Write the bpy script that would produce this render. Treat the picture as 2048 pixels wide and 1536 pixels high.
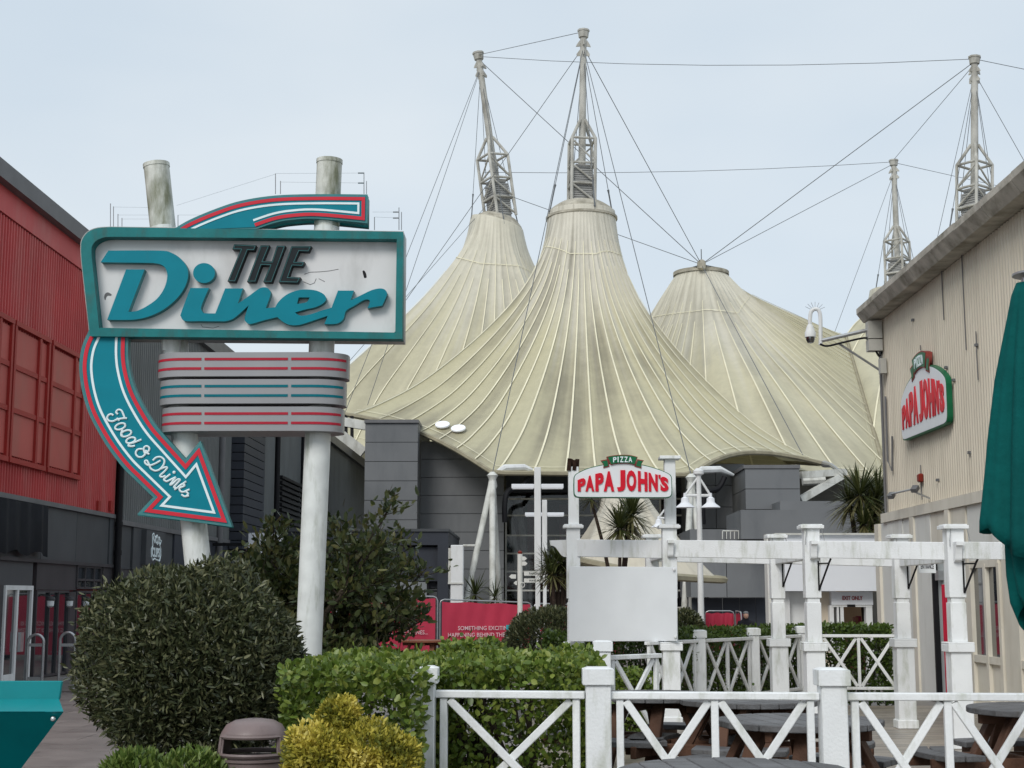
import bpy, math, random
import numpy as np
from mathutils import Vector, Matrix, Euler
random.seed(7); rng = np.random.default_rng(7)
PI = math.pi; V = Vector
for o in list(bpy.data.objects): bpy.data.objects.remove(o)
scene = bpy.context.scene
C = scene.collection
# ------------------------------------------------------------------ camera
F = 2901.0; EYE = 1.6
YAW = math.atan(38/F); PITCH = math.atan(425/F)
cam = bpy.data.cameras.new('camera'); camo = bpy.data.objects.new('camera', cam); C.objects.link(camo)
cam.sensor_width = 36; cam.lens = 36*F/2048; cam.clip_end = 2000; cam.clip_start = .05
camo.location = (0, 0, EYE); camo.rotation_euler = (PI/2+PITCH, 0, YAW)
scene.camera = camo
scene.render.resolution_x = 1024; scene.render.resolution_y = 768
# ------------------------------------------------------------------ sky, sun, exposure
SUN_EL, SUN_AZ = math.radians(38), math.radians(205)
w = bpy.data.worlds.new('World'); scene.world = w; w.use_nodes = True
nt = w.node_tree; nt.nodes.clear()
def N(t, typ, **kw):
    n = t.nodes.new(typ)
    for k, v in kw.items(): setattr(n, k, v)
    return n
sky = N(nt, 'ShaderNodeTexSky', sky_type='NISHITA', sun_disc=False, sun_elevation=SUN_EL, sun_rotation=SUN_AZ)
sm = N(nt, 'ShaderNodeMix', data_type='RGBA', blend_type='MULTIPLY'); sm.inputs[0].default_value = 1
nt.links.new(sky.outputs[0], sm.inputs[6]); sm.inputs[7].default_value = (.10, .10, .10, 1)
tc = N(nt, 'ShaderNodeTexCoord')
mp = N(nt, 'ShaderNodeMapping'); mp.inputs['Scale'].default_value = (1, 1, 2.2); nt.links.new(tc.outputs['Generated'], mp.inputs[0])
nz = N(nt, 'ShaderNodeTexNoise'); nz.inputs['Scale'].default_value = 2.1; nz.inputs['Detail'].default_value = 4; nz.inputs['Roughness'].default_value = .5
nt.links.new(mp.outputs[0], nz.inputs['Vector'])
cr = N(nt, 'ShaderNodeValToRGB')
cr.color_ramp.elements[0].position = .34; cr.color_ramp.elements[0].color = (.545, .63, .71, 1)
cr.color_ramp.elements[1].position = .68; cr.color_ramp.elements[1].color = (.67, .725, .765, 1)
nt.links.new(nz.outputs[0], cr.inputs[0])
mx = N(nt, 'ShaderNodeMix', data_type='RGBA'); mx.inputs[0].default_value = .91
nt.links.new(sm.outputs[2], mx.inputs[6]); nt.links.new(cr.outputs[0], mx.inputs[7])
bg = N(nt, 'ShaderNodeBackground'); bg.inputs[1].default_value = 1.0
nt.links.new(mx.outputs[2], bg.inputs[0])
wo = N(nt, 'ShaderNodeOutputWorld'); nt.links.new(bg.outputs[0], wo.inputs[0])
sl = bpy.data.lights.new('sun', 'SUN'); sl.energy = 1.5; sl.angle = math.radians(25); sl.color = (1, .965, .91)
so = bpy.data.objects.new('sun', sl); C.objects.link(so)
# sun high, behind and a little left of the camera
sd = V((-math.sin(math.radians(25))*math.cos(SUN_EL), -math.cos(math.radians(25))*math.cos(SUN_EL), math.sin(SUN_EL)))
so.rotation_euler = (-sd).to_track_quat('-Z', 'Y').to_euler(); so.location = (0, 0, 60)
scene.view_settings.view_transform = 'Standard'; scene.view_settings.look = 'None'
scene.view_settings.exposure = 0.25; scene.view_settings.gamma = 1; scene.view_settings.use_curve_mapping = False
# ------------------------------------------------------------------ helpers
RM = Euler((PI/2+PITCH, 0, YAW)).to_matrix()
def ray(px, py): return RM @ V(((px-1024)/F, (768-py)/F, -1))
def P(px, py, Y):
    d = ray(px, py); t = Y/d.y; return V((d.x*t, Y, EYE+d.z*t))
def WX(px, py, X):
    d = ray(px, py); t = X/d.x; return V((X, d.y*t, EYE+d.z*t))
def proj(p):
    q = RM.transposed() @ (V(p)-V((0, 0, EYE)))
    return 1024+F*q.x/-q.z, 768-F*q.y/-q.z
def gz(y): return 0.0 if y < 22 else -.008*(min(y, 90)-22)
def wl(o):
    l = V((0, 0, 0))
    while o is not None: l += o.location; o = o.parent
    return l
def tag(o, label=None, cat=None, group=None, kind=None):
    if label: o['label'] = label
    if cat: o['category'] = cat
    if group: o['group'] = group
    if kind: o['kind'] = kind
    return o
def thing(name, loc, label, cat, group=None):
    o = bpy.data.objects.new(name, None); C.objects.link(o); o.location = loc; o.empty_display_size = .2
    return tag(o, label, cat, group)
def link(name, me, mat, parent=None, smooth=False, bevel=0, sub=0, recentre=True):
    """me in world coordinates -> object"""
    o = bpy.data.objects.new(name, me); C.objects.link(o)
    n = len(me.vertices); co = np.empty(n*3, 'f'); me.vertices.foreach_get('co', co); co = co.reshape(-1, 3)
    if parent is None:
        if recentre and n:
            a, b = co.min(0), co.max(0); L = np.array(((a[0]+b[0])/2, (a[1]+b[1])/2, a[2]))
            co = co-L; o.location = L.tolist()
    else:
        o.parent = parent; L = np.array(wl(parent)); co = co-L
    me.vertices.foreach_set('co', co.astype('f').ravel()); 
    if mat is not None and not me.materials: me.materials.append(mat)
    if smooth:
        me.polygons.foreach_set('use_smooth', np.ones(len(me.polygons), bool))
        if smooth != 'all':
            me.set_sharp_from_angle(angle=math.radians(40))
    if bevel:
        m = o.modifiers.new('bevel', 'BEVEL'); m.width = bevel; m.segments = 1; m.limit_method = 'ANGLE'
    me.update()
    return o
class MB:
    def __init__(s): s.v = []; s.f = []
    def add(s, vs, fs):
        k = len(s.v); s.v += [tuple(v) for v in vs]; s.f += [tuple(i+k for i in f) for f in fs]; return s
    def box(s, a, b):
        x0, y0, z0 = [min(a[i], b[i]) for i in range(3)]; x1, y1, z1 = [max(a[i], b[i]) for i in range(3)]
        return s.add([(x0,y0,z0),(x1,y0,z0),(x1,y1,z0),(x0,y1,z0),(x0,y0,z1),(x1,y0,z1),(x1,y1,z1),(x0,y1,z1)],
                     [(3,2,1,0),(4,5,6,7),(0,1,5,4),(1,2,6,5),(2,3,7,6),(3,0,4,7)])
    def bar(s, a, b, wd, ht, up=(0, 0, 1)):
        a, b = V(a), V(b); d = (b-a).normalized(); sd = d.cross(V(up))
        if sd.length < 1e-4: sd = d.cross(V((0, 1, 0)))
        sd.normalize(); u = sd.cross(d); sd = sd*wd/2; u = u*ht/2
        return s.add([a-sd-u, a+sd-u, a+sd+u, a-sd+u, b-sd-u, b+sd-u, b+sd+u, b-sd+u],
                     [(0,1,2,3),(7,6,5,4),(4,5,1,0),(5,6,2,1),(6,7,3,2),(7,4,0,3)])
    def tube(s, pts, r, n=8, cap=True):
        pts = [V(p) for p in pts]; m = len(pts); rs = r if isinstance(r, (list, tuple)) else [r]*m
        k = len(s.v); pu = None
        for i, p in enumerate(pts):
            d = (pts[min(i+1, m-1)]-pts[max(i-1, 0)]).normalized()
            if pu is None:
                pu = d.cross(V((0, 0, 1)) if abs(d.z) < .9 else V((1, 0, 0))).normalized()
            else:
                pu = (pu-d*pu.dot(d)).normalized()
            q = d.cross(pu)
            for j in range(n):
                a = 2*PI*j/n; s.v.append(tuple(p+(pu*math.cos(a)+q*math.sin(a))*rs[i]))
        for i in range(m-1):
            for j in range(n):
                s.f.append((k+i*n+j, k+i*n+(j+1)%n, k+(i+1)*n+(j+1)%n, k+(i+1)*n+j))
        if cap:
            s.f.append(tuple(k+j for j in reversed(range(n)))); s.f.append(tuple(k+(m-1)*n+j for j in range(n)))
        return s
    def prism(s, poly, vec):
        n = len(poly); vec = V(vec); poly = [V(p) for p in poly]
        nrm = V((0, 0, 0))
        for i in range(n): nrm += poly[i].cross(poly[(i+1) % n])
        if nrm.dot(vec) > 0: poly = poly[::-1]
        return s.add(list(poly)+[p+vec for p in poly], [tuple(range(n)), tuple(reversed(range(n, 2*n)))]
                     + [((i+1)%n, i, n+i, n+(i+1)%n) for i in range(n)])
    def lathe(s, prof, c, n=20, axis=None, caps=True):
        c = V(c); k = len(s.v); m = len(prof)
        if axis is None: X, Y, Z = V((1,0,0)), V((0,1,0)), V((0,0,1))
        else:
            Z = V(axis).normalized(); X = Z.cross(V((0,1,0)) if abs(Z.y) < .9 else V((1,0,0))).normalized(); Y = Z.cross(X)
        for r, z in prof:
            for j in range(n):
                a = 2*PI*j/n; s.v.append(tuple(c+X*(r*math.cos(a))+Y*(r*math.sin(a))+Z*z))
        for i in range(m-1):
            for j in range(n):
                s.f.append((k+i*n+j, k+i*n+(j+1)%n, k+(i+1)*n+(j+1)%n, k+(i+1)*n+j))
        if caps:
            s.f.append(tuple(k+j for j in reversed(range(n)))); s.f.append(tuple(k+(m-1)*n+j for j in range(n)))
        return s
    def ellipsoid(s, c, rx, ry, rz, nu=16, nv=9):
        pr = [(math.sin(PI*i/nv), -math.cos(PI*i/nv)) for i in range(nv+1)]; pr[0] = (.001, -1); pr[-1] = (.001, 1)
        k = len(s.v); s.lathe(pr, (0, 0, 0), nu)
        for i in range(k, len(s.v)):
            x, y, z = s.v[i]; s.v[i] = (c[0]+x*rx, c[1]+y*ry, c[2]+z*rz)
        return s
    def mesh(s, name):
        me = bpy.data.meshes.new(name); me.from_pydata(s.v, [], s.f); return me
    def build(s, name, mat, parent=None, smooth=False, bevel=0, **kw):
        return link(name, s.mesh(name), mat, parent, smooth, bevel, **kw)
def copy_tree(o, parent=None):
    c = o.copy(); C.objects.link(c); c.parent = parent
    for ch in o.children: copy_tree(ch, c)
    return c
def catmull(pts, n=6, closed=False):
    """pts: 2/3-tuples; a trailing 'c' marks a sharp corner; returns list of tuples"""
    P_ = []; corner = []
    for p in pts:
        if p[-1] == 'c': P_.append(np.array(p[:-1], float)); corner.append(True)
        else: P_.append(np.array(p, float)); corner.append(False)
    m = len(P_); out = []
    for i in range(m if closed else m-1):
        p1, p2 = P_[i], P_[(i+1) % m]
        p0 = P_[(i-1) % m] if (closed or i > 0) else p1; p3 = P_[(i+2) % m] if (closed or i+2 < m) else p2
        if corner[i]: p0 = p1
        if corner[(i+1) % m]: p3 = p2
        if corner[i] and corner[(i+1) % m]: out.append(p1); continue
        for k in range(n):
            t = k/n
            out.append(.5*((2*p1)+(-p0+p2)*t+(2*p0-5*p1+4*p2-p3)*t*t+(-p0+3*p1-3*p2+p3)*t**3))
    if not closed: out.append(P_[-1])
    return [tuple(float(q) for q in p) for p in out]
# ------------------------------------------------------------------ materials
def mat(name, col, rough=.6, var=.1, scale=2.5, dirt=None, amt=.35, dscale=(3, 3, .7), lo=.5, bump=0, bscale=30, metal=0, spec=.16, rand=0, coords='pos', col2=None):
    m = bpy.data.materials.new(name); m.use_nodes = True; t = m.node_tree; b = t.nodes['Principled BSDF']; L = t.links
    b.inputs['Roughness'].default_value = rough; b.inputs['Metallic'].default_value = metal; b.inputs['Specular IOR Level'].default_value = spec
    if coords == 'pos': src = N(t, 'ShaderNodeNewGeometry').outputs['Position']
    else: src = N(t, 'ShaderNodeTexCoord').outputs['Object']
    n1 = N(t, 'ShaderNodeTexNoise'); n1.inputs['Scale'].default_value = scale; n1.inputs['Detail'].default_value = 5; L.new(src, n1.inputs['Vector'])
    mr = N(t, 'ShaderNodeMapRange'); mr.inputs[1].default_value = .3; mr.inputs[2].default_value = .7; mr.inputs[3].default_value = 1-var; mr.inputs[4].default_value = 1+var
    L.new(n1.outputs[0], mr.inputs[0])
    c = N(t, 'ShaderNodeMix', data_type='RGBA', blend_type='MULTIPLY'); c.inputs[0].default_value = 1; c.inputs[6].default_value = (*col, 1); L.new(mr.outputs[0], c.inputs[7])
    out = c.outputs[2]
    if rand:
        oi = N(t, 'ShaderNodeObjectInfo'); r2 = N(t, 'ShaderNodeMapRange'); r2.inputs[3].default_value = 1-rand; r2.inputs[4].default_value = 1+rand; L.new(oi.outputs['Random'], r2.inputs[0])
        c2 = N(t, 'ShaderNodeMix', data_type='RGBA', blend_type='MULTIPLY'); c2.inputs[0].default_value = 1; L.new(out, c2.inputs[6]); L.new(r2.outputs[0], c2.inputs[7]); out = c2.outputs[2]
    if dirt:
        mp = N(t, 'ShaderNodeMapping'); mp.inputs['Scale'].default_value = dscale; L.new(src, mp.inputs[0])
        n2 = N(t, 'ShaderNodeTexNoise'); n2.inputs['Scale'].default_value = 1; n2.inputs['Detail'].default_value = 7; n2.inputs['Roughness'].default_value = .62; L.new(mp.outputs[0], n2.inputs['Vector'])
        r3 = N(t, 'ShaderNodeMapRange'); r3.inputs[1].default_value = lo; r3.inputs[2].default_value = lo+.22; r3.inputs[4].default_value = amt; L.new(n2.outputs[0], r3.inputs[0])
        c3 = N(t, 'ShaderNodeMix', data_type='RGBA'); L.new(r3.outputs[0], c3.inputs[0]); L.new(out, c3.inputs[6]); c3.inputs[7].default_value = (*dirt, 1); out = c3.outputs[2]
    L.new(out, b.inputs['Base Color'])
    if bump:
        n3 = N(t, 'ShaderNodeTexNoise'); n3.inputs['Scale'].default_value = bscale; n3.inputs['Detail'].default_value = 4; L.new(src, n3.inputs['Vector'])
        bp = N(t, 'ShaderNodeBump'); bp.inputs['Strength'].default_value = bump; bp.inputs['Distance'].default_value = .02; L.new(n3.outputs[0], bp.inputs['Height']); L.new(bp.outputs[0], b.inputs['Normal'])
    return m
def glass(name, col=(.02, .025, .03), rough=.03):
    m = bpy.data.materials.new(name); m.use_nodes = True; b = m.node_tree.nodes['Principled BSDF']
    b.inputs['Base Color'].default_value = (*col, 1); b.inputs['Roughness'].default_value = rough; b.inputs['Specular IOR Level'].default_value = 1.0
    b.inputs['IOR'].default_value = 1.9
    return m
def emit(name, col, s):
    m = bpy.data.materials.new(name); m.use_nodes = True; b = m.node_tree.nodes['Principled BSDF']
    b.inputs['Base Color'].default_value = (*col, 1); b.inputs['Emission Color'].default_value = (*col, 1); b.inputs['Emission Strength'].default_value = s
    return m
def leafmat(name, cols, rough=.42, trans=.18, spec=.4):
    m = bpy.data.materials.new(name); m.use_nodes = True; t = m.node_tree; b = t.nodes['Principled BSDF']; L = t.links
    at = N(t, 'ShaderNodeAttribute', attribute_name='rnd'); r = N(t, 'ShaderNodeValToRGB')
    e = r.color_ramp.elements
    while len(e) < len(cols): e.new(.5)
    for i, c in enumerate(cols): e[i].position = i/(len(cols)-1); e[i].color = (*c, 1)
    L.new(at.outputs['Fac'], r.inputs[0]); L.new(r.outputs[0], b.inputs['Base Color'])
    b.inputs['Roughness'].default_value = rough; b.inputs['Specular IOR Level'].default_value = spec
    tr = N(t, 'ShaderNodeBsdfTranslucent'); L.new(r.outputs[0], tr.inputs[0])
    ms = N(t, 'ShaderNodeMixShader'); ms.inputs[0].default_value = trans
    L.new(b.outputs[0], ms.inputs[1]); L.new(tr.outputs[0], ms.inputs[2]); L.new(ms.outputs[0], t.nodes['Material Output'].inputs[0])
    return m
M = {}
M['white'] = mat('white_paint', (.82, .835, .84), .45, .05, 3, (.40, .42, .33), .7, (8, 8, 2.2), .51, .16, 60, rand=.035)
M['white_far'] = mat('white_paint_far', (.74, .75, .75), .5, .06, 1.5, (.42, .42, .38), .35, (4, 4, 1))
M['fascia_white'] = mat('fascia_white', (.78, .80, .84), .5, .03, 1)
M['wornwhite'] = mat('worn_white_steel', (.62, .62, .58), .55, .1, 3, (.24, .23, .19), .6, (2.5, 2.5, 1.2), .48)
M['mast'] = mat('mast_steel', (.47, .46, .42), .6, .15, 1.5, (.20, .185, .15), .7, (1.5, 1.5, .8), .46)
M['pole'] = mat('weathered_pole', (.70, .72, .70), .5, .08, 6, (.17, .19, .11), .75, (5, 5, 1.1), .52, .1, 50)
M['poletop'] = mat('weathered_pole_top', (.62, .63, .58), .6, .14, 7, (.13, .14, .07), .85, (6, 6, 1.6), .44, .15, 60)
M['teal'] = mat('teal_letter', (.0, .20, .265), .5, .06, 4, (.04, .14, .16), .3, (6, 6, 3), .58)
M['tealframe'] = mat('teal_frame', (.016, .17, .175), .5, .14, 5, (.06, .075, .06), .55, (7, 7, 3), .5, .1, 40)
M['tealedge'] = mat('teal_edge', (.06, .21, .22), .5, .1, 5, (.2, .3, .3), .3, (9, 9, 9), .5)
M['signred'] = mat('sign_red', (.60, .03, .05), .45, .06, 4)
M['signwhite'] = mat('sign_white_line', (.74, .84, .86), .45, .04, 4)
M['signface'] = mat('sign_face', (.68, .68, .68), .5, .05, 1.2, (.30, .30, .28), .45, (2.2, 2.2, .8), .5)
M['signcab'] = mat('sign_cabinet', (.40, .40, .39), .45, .1, 3, (.05, .05, .045), .7, (4, 4, 2), .48)
M['letterdark'] = mat('letter_dark', (.012, .017, .02), .5, .2, 8)
M['silver'] = mat('brushed_panel', (.31, .31, .32), .35, .05, 1.5, (.35, .35, .34), .4, (3, 3, .6), .5, metal=.25)
M['stripered'] = mat('stripe_red', (.40, .02, .04), .4, .08, 4)
M['stripeteal'] = mat('stripe_teal', (.0, .14, .18), .4, .08, 4)
M['redclad'] = mat('red_cladding', (.50, .078, .078), .5, .1, .8, (.50, .22, .20), .5, (1.2, 1.2, .3), .5)
M['redpanel'] = mat('red_panel', (.46, .10, .085), .5, .08, 1, (.3, .14, .11), .4, (1, 1, .4), .48)
M['reddark'] = mat('red_frame', (.33, .035, .03), .5, .08, 2)
M['darkgrey'] = mat('dark_grey_panel', (.072, .077, .083), .5, .1, 1.2, (.09, .1, .11), .4, (2, 2, .5), .5, rand=.06)
M['shop'] = mat('shopfront_charcoal', (.062, .06, .065), .5, .12, 2)
M['navy'] = mat('navy_panel', (.045, .05, .062), .5, .1, 1)
M['black'] = mat('black_metal', (.012, .012, .014), .5, .1, 5)
M['blackcloth'] = mat('black_cloth', (.010, .011, .014), .85, .2, 3)
M['gutter'] = mat('grey_gutter', (.15, .15, .155), .5, .1, 2)
M['greyclad'] = mat('grey_cladding', (.17, .18, .18), .5, .08, .8, (.11, .115, .11), .4, (1, 1, .25), .48)
M['pavgrey'] = mat('pavilion_grey', (.172, .178, .185), .5, .08, .5, (.09, .1, .11), .5, (.8, .8, .25), .5, rand=.05)
M['cream'] = mat('cream_cladding', (.60, .55, .455), .55, .06, .9, (.42, .38, .31), .45, (3, 3, .35), .5, rand=.04)
M['creamwall'] = mat('cream_wall', (.71, .71, .67), .6, .06, 1, (.42, .40, .33), .4, (2.5, 2.5, .5), .5)
M['creamdoor'] = mat('cream_frame', (.69, .65, .56), .5, .06, 2, (.45, .4, .3), .4, (4, 4, 1), .5)
M['rooflip'] = mat('roof_edge', (.47, .44, .38), .75, .2, 3, (.13, .12, .08), .7, (2, 2, 3), .46, .3, 25)
M['glass'] = glass('window_glass'); M['glassdark'] = glass('window_glass_dark', (.012, .012, .016))
M['steel'] = mat('galvanised', (.42, .43, .44), .35, .1, 9, metal=.7)
M['timber'] = mat('grey_timber', (.135, .135, .14), .55, .22, 4, (.07, .065, .06), .6, (2, 22, 10), .45, .35, 60, rand=.18, coords='obj')
M['deck'] = mat('wet_deck', (.31, .265, .215), .34, .2, 3, (.15, .125, .10), .65, (.9, 9, 9), .45, .2, 50, rand=.2, spec=.5)
M['brownwood'] = mat('brown_timber', (.10, .052, .034), .6, .25, 5, (.05, .028, .02), .6, (9, 9, 3), .48, .3, 50, rand=.12, coords='obj')
M['redwood'] = mat('red_brown_timber', (.22, .085, .05), .55, .2, 5, rand=.12, coords='obj')
M['paving'] = mat('wet_paving', (.20, .18, .168), .38, .22, .9, (.08, .07, .066), .7, (.6, .6, .6), .47, .15, 30, spec=.45)
M['slab'] = mat('paving_slab', (.235, .205, .19), .4, .16, 3, (.13, .113, .105), .6, (1.2, 2.5, 1), .47, .2, 60, rand=.16, spec=.45)
M['slablight'] = mat('paving_concrete', (.29, .27, .24), .6, .16, 4, (.16, .14, .13), .6, (1.2, 2.5, 1), .5, .25, 80, rand=.08)
M['soil'] = mat('soil', (.03, .022, .016), .95, .4, 8, bump=.6, bscale=40)
M['bin'] = mat('bin_brown', (.19, .145, .14), .42, .12, 6, (.10, .08, .075), .5, (6, 6, 3), .5, .08, 120, spec=.4)
M['tealmetal'] = mat('teal_powdercoat', (.0, .215, .235), .38, .06, 3, (.0, .12, .14), .3, (5, 5, 2), .52, spec=.35)
M['umb'] = mat('parasol_cloth', (.0, .085, .08), .85, .14, 5, (.0, .05, .05), .5, (9, 9, 1.2), .45, .35, 22)
M['banner'] = mat('red_banner', (.50, .045, .085), .55, .08, 1.2, (.40, .03, .06), .5, (2, 2, 1), .5)
M['pizzawhite'] = mat('sign_panel_white', (.76, .79, .81), .4, .03, 3)
M['pizzared'] = mat('sign_letter_red', (.62, .012, .03), .4, .05, 8)
M['pizzagreen'] = mat('sign_green', (.012, .13, .055), .4, .1, 6)
M['pizzabrown'] = mat('sign_ribbon_trim', (.24, .05, .04), .5, .1, 6)
M['bark'] = mat('bark', (.06, .048, .035), .9, .3, 8, bump=.5, bscale=30)
M['palmbark'] = mat('palm_bark', (.045, .032, .025), .95, .35, 9, bump=.8, bscale=25)
M['rust'] = mat('rotten_wood', (.035, .018, .012), .9, .4, 15, bump=.5, bscale=60)
M['louvre'] = mat('louvre_grey', (.33, .33, .32), .5, .1, 2, (.2, .2, .18), .5, (2, 2, 1), .5)
M['ringgrey'] = mat('ring_fabric', (.44, .41, .34), .8, .25, 2, (.2, .18, .13), .7, (1.6, 1.6, 1.6), .45, .5, 4)
M['cable'] = mat('steel_cable', (.14, .15, .16), .5, .1, 2)
M['box'] = mat('junction_box', (.45, .44, .40), .5, .1, 4)
M['redlamp'] = mat('alarm_red', (.22, .03, .02), .4, .1, 4)
M['doorred'] = mat('door_red', (.50, .02, .05), .4, .1, 4)
M['domeglass'] = glass('dome_glass', (.01, .01, .012), .1)
M['doorgrey'] = mat('frosted_door', (.52, .56, .55), .3, .06, 2)
M['warm'] = mat('warm_interior', (.30, .20, .12), .7, .2, 2)
M['interiorred'] = mat('interior_red', (.16, .012, .03), .6, .2, 1)
M['interiordark'] = mat('interior_dark', (.02, .014, .018), .6, .3, 1)
M['beige'] = mat('beige_render', (.62, .54, .43), .7, .05, 2)
M['tealboard'] = mat('teal_board', (.02, .28, .32), .5, .1, 5)
M['text'] = mat('lettering_dark', (.03, .03, .04), .6, .1, 5)
M['textred'] = mat('lettering_red', (.30, .02, .03), .6, .1, 5)
M['textpink'] = mat('lettering_pale', (.75, .55, .58), .6, .05, 5)
M['cloth_dark'] = mat('dark_clothing', (.015, .015, .02), .8, .2, 6)
M['skin'] = mat('skin', (.45, .27, .2), .55, .08, 9)
L_hedge = leafmat('leaf_hedge', [(.06, .10, .016), (.105, .165, .025), (.155, .215, .035), (.25, .29, .06)], .38, .2)
L_hedged = leafmat('leaf_hedge_inner', [(.045, .08, .016), (.075, .125, .022), (.11, .16, .03)], .38, .2)
L_dark = leafmat('leaf_dark', [(.03, .04, .02), (.055, .068, .03), (.09, .10, .045), (.16, .16, .08)], .4, .12)
L_tree = leafmat('leaf_tree', [(.03, .048, .016), (.058, .082, .027), (.10, .12, .04), (.17, .16, .055)], .36, .15)
L_yel = leafmat('leaf_yellow', [(.15, .17, .03), (.42, .37, .05), (.66, .55, .10), (.80, .70, .24)], .5, .25)
L_low = leafmat('leaf_low', [(.06, .11, .02), (.11, .17, .03), (.19, .24, .06)], .45, .2)
L_palm = leafmat('leaf_palm', [(.03, .042, .012), (.06, .075, .022), (.10, .11, .035), (.15, .13, .06)], .42, .12)
# ------------------------------------------------------------------ flat shapes and lettering
def curve_mesh(rings, ext):
    cu = bpy.data.curves.new('c', 'CURVE'); cu.dimensions = '2D'; cu.fill_mode = 'BOTH'; cu.extrude = ext
    for r in rings:
        s = cu.splines.new('POLY'); s.points.add(len(r)-1)
        for p, q in zip(s.points, r): p.co = (q[0], q[1], 0, 1)
        s.use_cyclic_u = True
    o = bpy.data.objects.new('c', cu); me = bpy.data.meshes.new_from_object(o)
    bpy.data.objects.remove(o); return me
def text_mesh(txt, ext=.004, offset=0, align='CENTER', spacing=1):
    cu = bpy.data.curves.new('t', 'FONT'); cu.body = txt; cu.extrude = ext; cu.offset = offset; cu.align_x = align; cu.size = 1; cu.space_character = spacing
    cu.resolution_u = 3
    o = bpy.data.objects.new('t', cu); me = bpy.data.meshes.new_from_object(o)
    bpy.data.objects.remove(o); return me
def coords(me):
    co = np.empty(len(me.vertices)*3, 'f'); me.vertices.foreach_get('co', co); return co.reshape(-1, 3)
def setco(me, co): me.vertices.foreach_set('co', np.asarray(co, 'f').ravel()); me.update()
def flat(name, rings, Y, depth, mt, parent, px=True, bevel=0):
    """rings of pixel points laid on the plane Y; extruded backwards by depth"""
    R2 = []
    for r in rings:
        q = [P(a, b, Y) for a, b in r]; R2.append([(p.x, p.z) for p in q])
    me = curve_mesh(R2, depth/2); co = coords(me)
    setco(me, np.stack([co[:, 0], Y+depth/2-co[:, 2], co[:, 1]], 1))
    return link(name, me, mt, parent, bevel=bevel)
def put_text(name, txt, origin, ux, uy, width, height, mt, parent, ext=.003, offset=0, spacing=1):
    """text centred on origin, filling width x height along ux, uy"""
    me = text_mesh(txt, .5, offset, spacing=spacing); co = coords(me)
    a, b = co.min(0), co.max(0); ux = np.array(V(ux).normalized()); uy = np.array(V(uy).normalized()); un = np.cross(ux, uy)
    x = (co[:, 0]-(a[0]+b[0])/2)/(b[0]-a[0])*width; y = (co[:, 1]-(a[1]+b[1])/2)/(b[1]-a[1])*height; z = co[:, 2]*2*ext
    setco(me, np.array(origin)+x[:, None]*ux+y[:, None]*uy+z[:, None]*un)
    return link(name, me, mt, parent)
def offset_line(pts, d):
    """offset an open polyline to its right-hand side (pixel space) by d with mitres"""
    p = np.array(pts, float); n = len(p); out = []
    for i in range(n):
        a = p[i]-p[i-1] if i > 0 else p[1]-p[0]; b = p[i+1]-p[i] if i < n-1 else a
        na = np.array((-a[1], a[0]))/max(np.hypot(*a), 1e-9); nb = np.array((-b[1], b[0]))/max(np.hypot(*b), 1e-9)
        m = na+nb; m = m/max(np.hypot(*m), 1e-6); c = max(m.dot(na), .3)
        out.append(p[i]+m*d/c)
    return [tuple(q) for q in out]
def ribbon_ring(pts, d, wdt):
    a = offset_line(pts, d-wdt/2); b = offset_line(pts, d+wdt/2); return a+b[::-1]
# ------------------------------------------------------------------ foliage
def leaf_mesh(name, pos, nrm, L, W, mt, parent, out=.6, up=.15, lv=.35, seed=1, rnd=None, fold=.25):
    r = np.random.default_rng(seed); n = len(pos)
    rv = r.normal(size=(n, 3)); rv /= np.linalg.norm(rv, axis=1)[:, None]
    d = rv*(1-out)+nrm*out; d[:, 2] += up; d /= np.linalg.norm(d, axis=1)[:, None]
    q = r.normal(size=(n, 3)); s = np.cross(d, q*.6+nrm*.0); s /= np.linalg.norm(s, axis=1)[:, None]+1e-9
    nn = np.cross(s, d)
    l = (L*(1+lv*r.uniform(-1, 1, n)))[:, None]; w_ = (W*(1+lv*r.uniform(-1, 1, n)))[:, None]/2
    f = w_*fold
    v = np.stack([pos, pos+d*l*.32+s*w_*.9+nn*f, pos+d*l*.68+s*w_*.85+nn*f, pos+d*l, pos+d*l*.68-s*w_*.85+nn*f, pos+d*l*.32-s*w_*.9+nn*f], 1).reshape(-1, 3)
    k = (np.arange(n)*6)[:, None]
    faces = np.concatenate([k+np.array([[0, 1, 2, 3]]), k+np.array([[0, 3, 4, 5]])], 1).reshape(-1, 4)
    me = bpy.data.meshes.new(name); me.vertices.add(len(v)); me.vertices.foreach_set('co', v.astype('f').ravel())
    me.loops.add(len(faces)*4); me.loops.foreach_set('vertex_index', faces.ravel().astype('i'))
    me.polygons.add(len(faces)); me.polygons.foreach_set('loop_start', np.arange(len(faces), dtype='i')*4); me.polygons.foreach_set('loop_total', np.full(len(faces), 4, 'i'))
    me.update()
    a = me.attributes.new('rnd', 'FLOAT', 'POINT')
    rr = r.uniform(0, 1, n) if rnd is None else np.clip(rnd+r.normal(0, .12, n), 0, 1)
    a.data.foreach_set('value', np.repeat(rr, 6).astype('f'))
    o = link(name, me, mt, parent); o['kind'] = 'stuff'; return o
def lump(p, amp, freq, seed):
    """cheap smooth lumps"""
    r = np.random.default_rng(seed); o = np.zeros(len(p))
    for i in range(7):
        k = r.normal(size=3)*freq*(1+.35*i); o += np.sin(p@k+r.uniform(0, 6.28))/(1+.5*i)
    return o*amp/2.2
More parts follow.
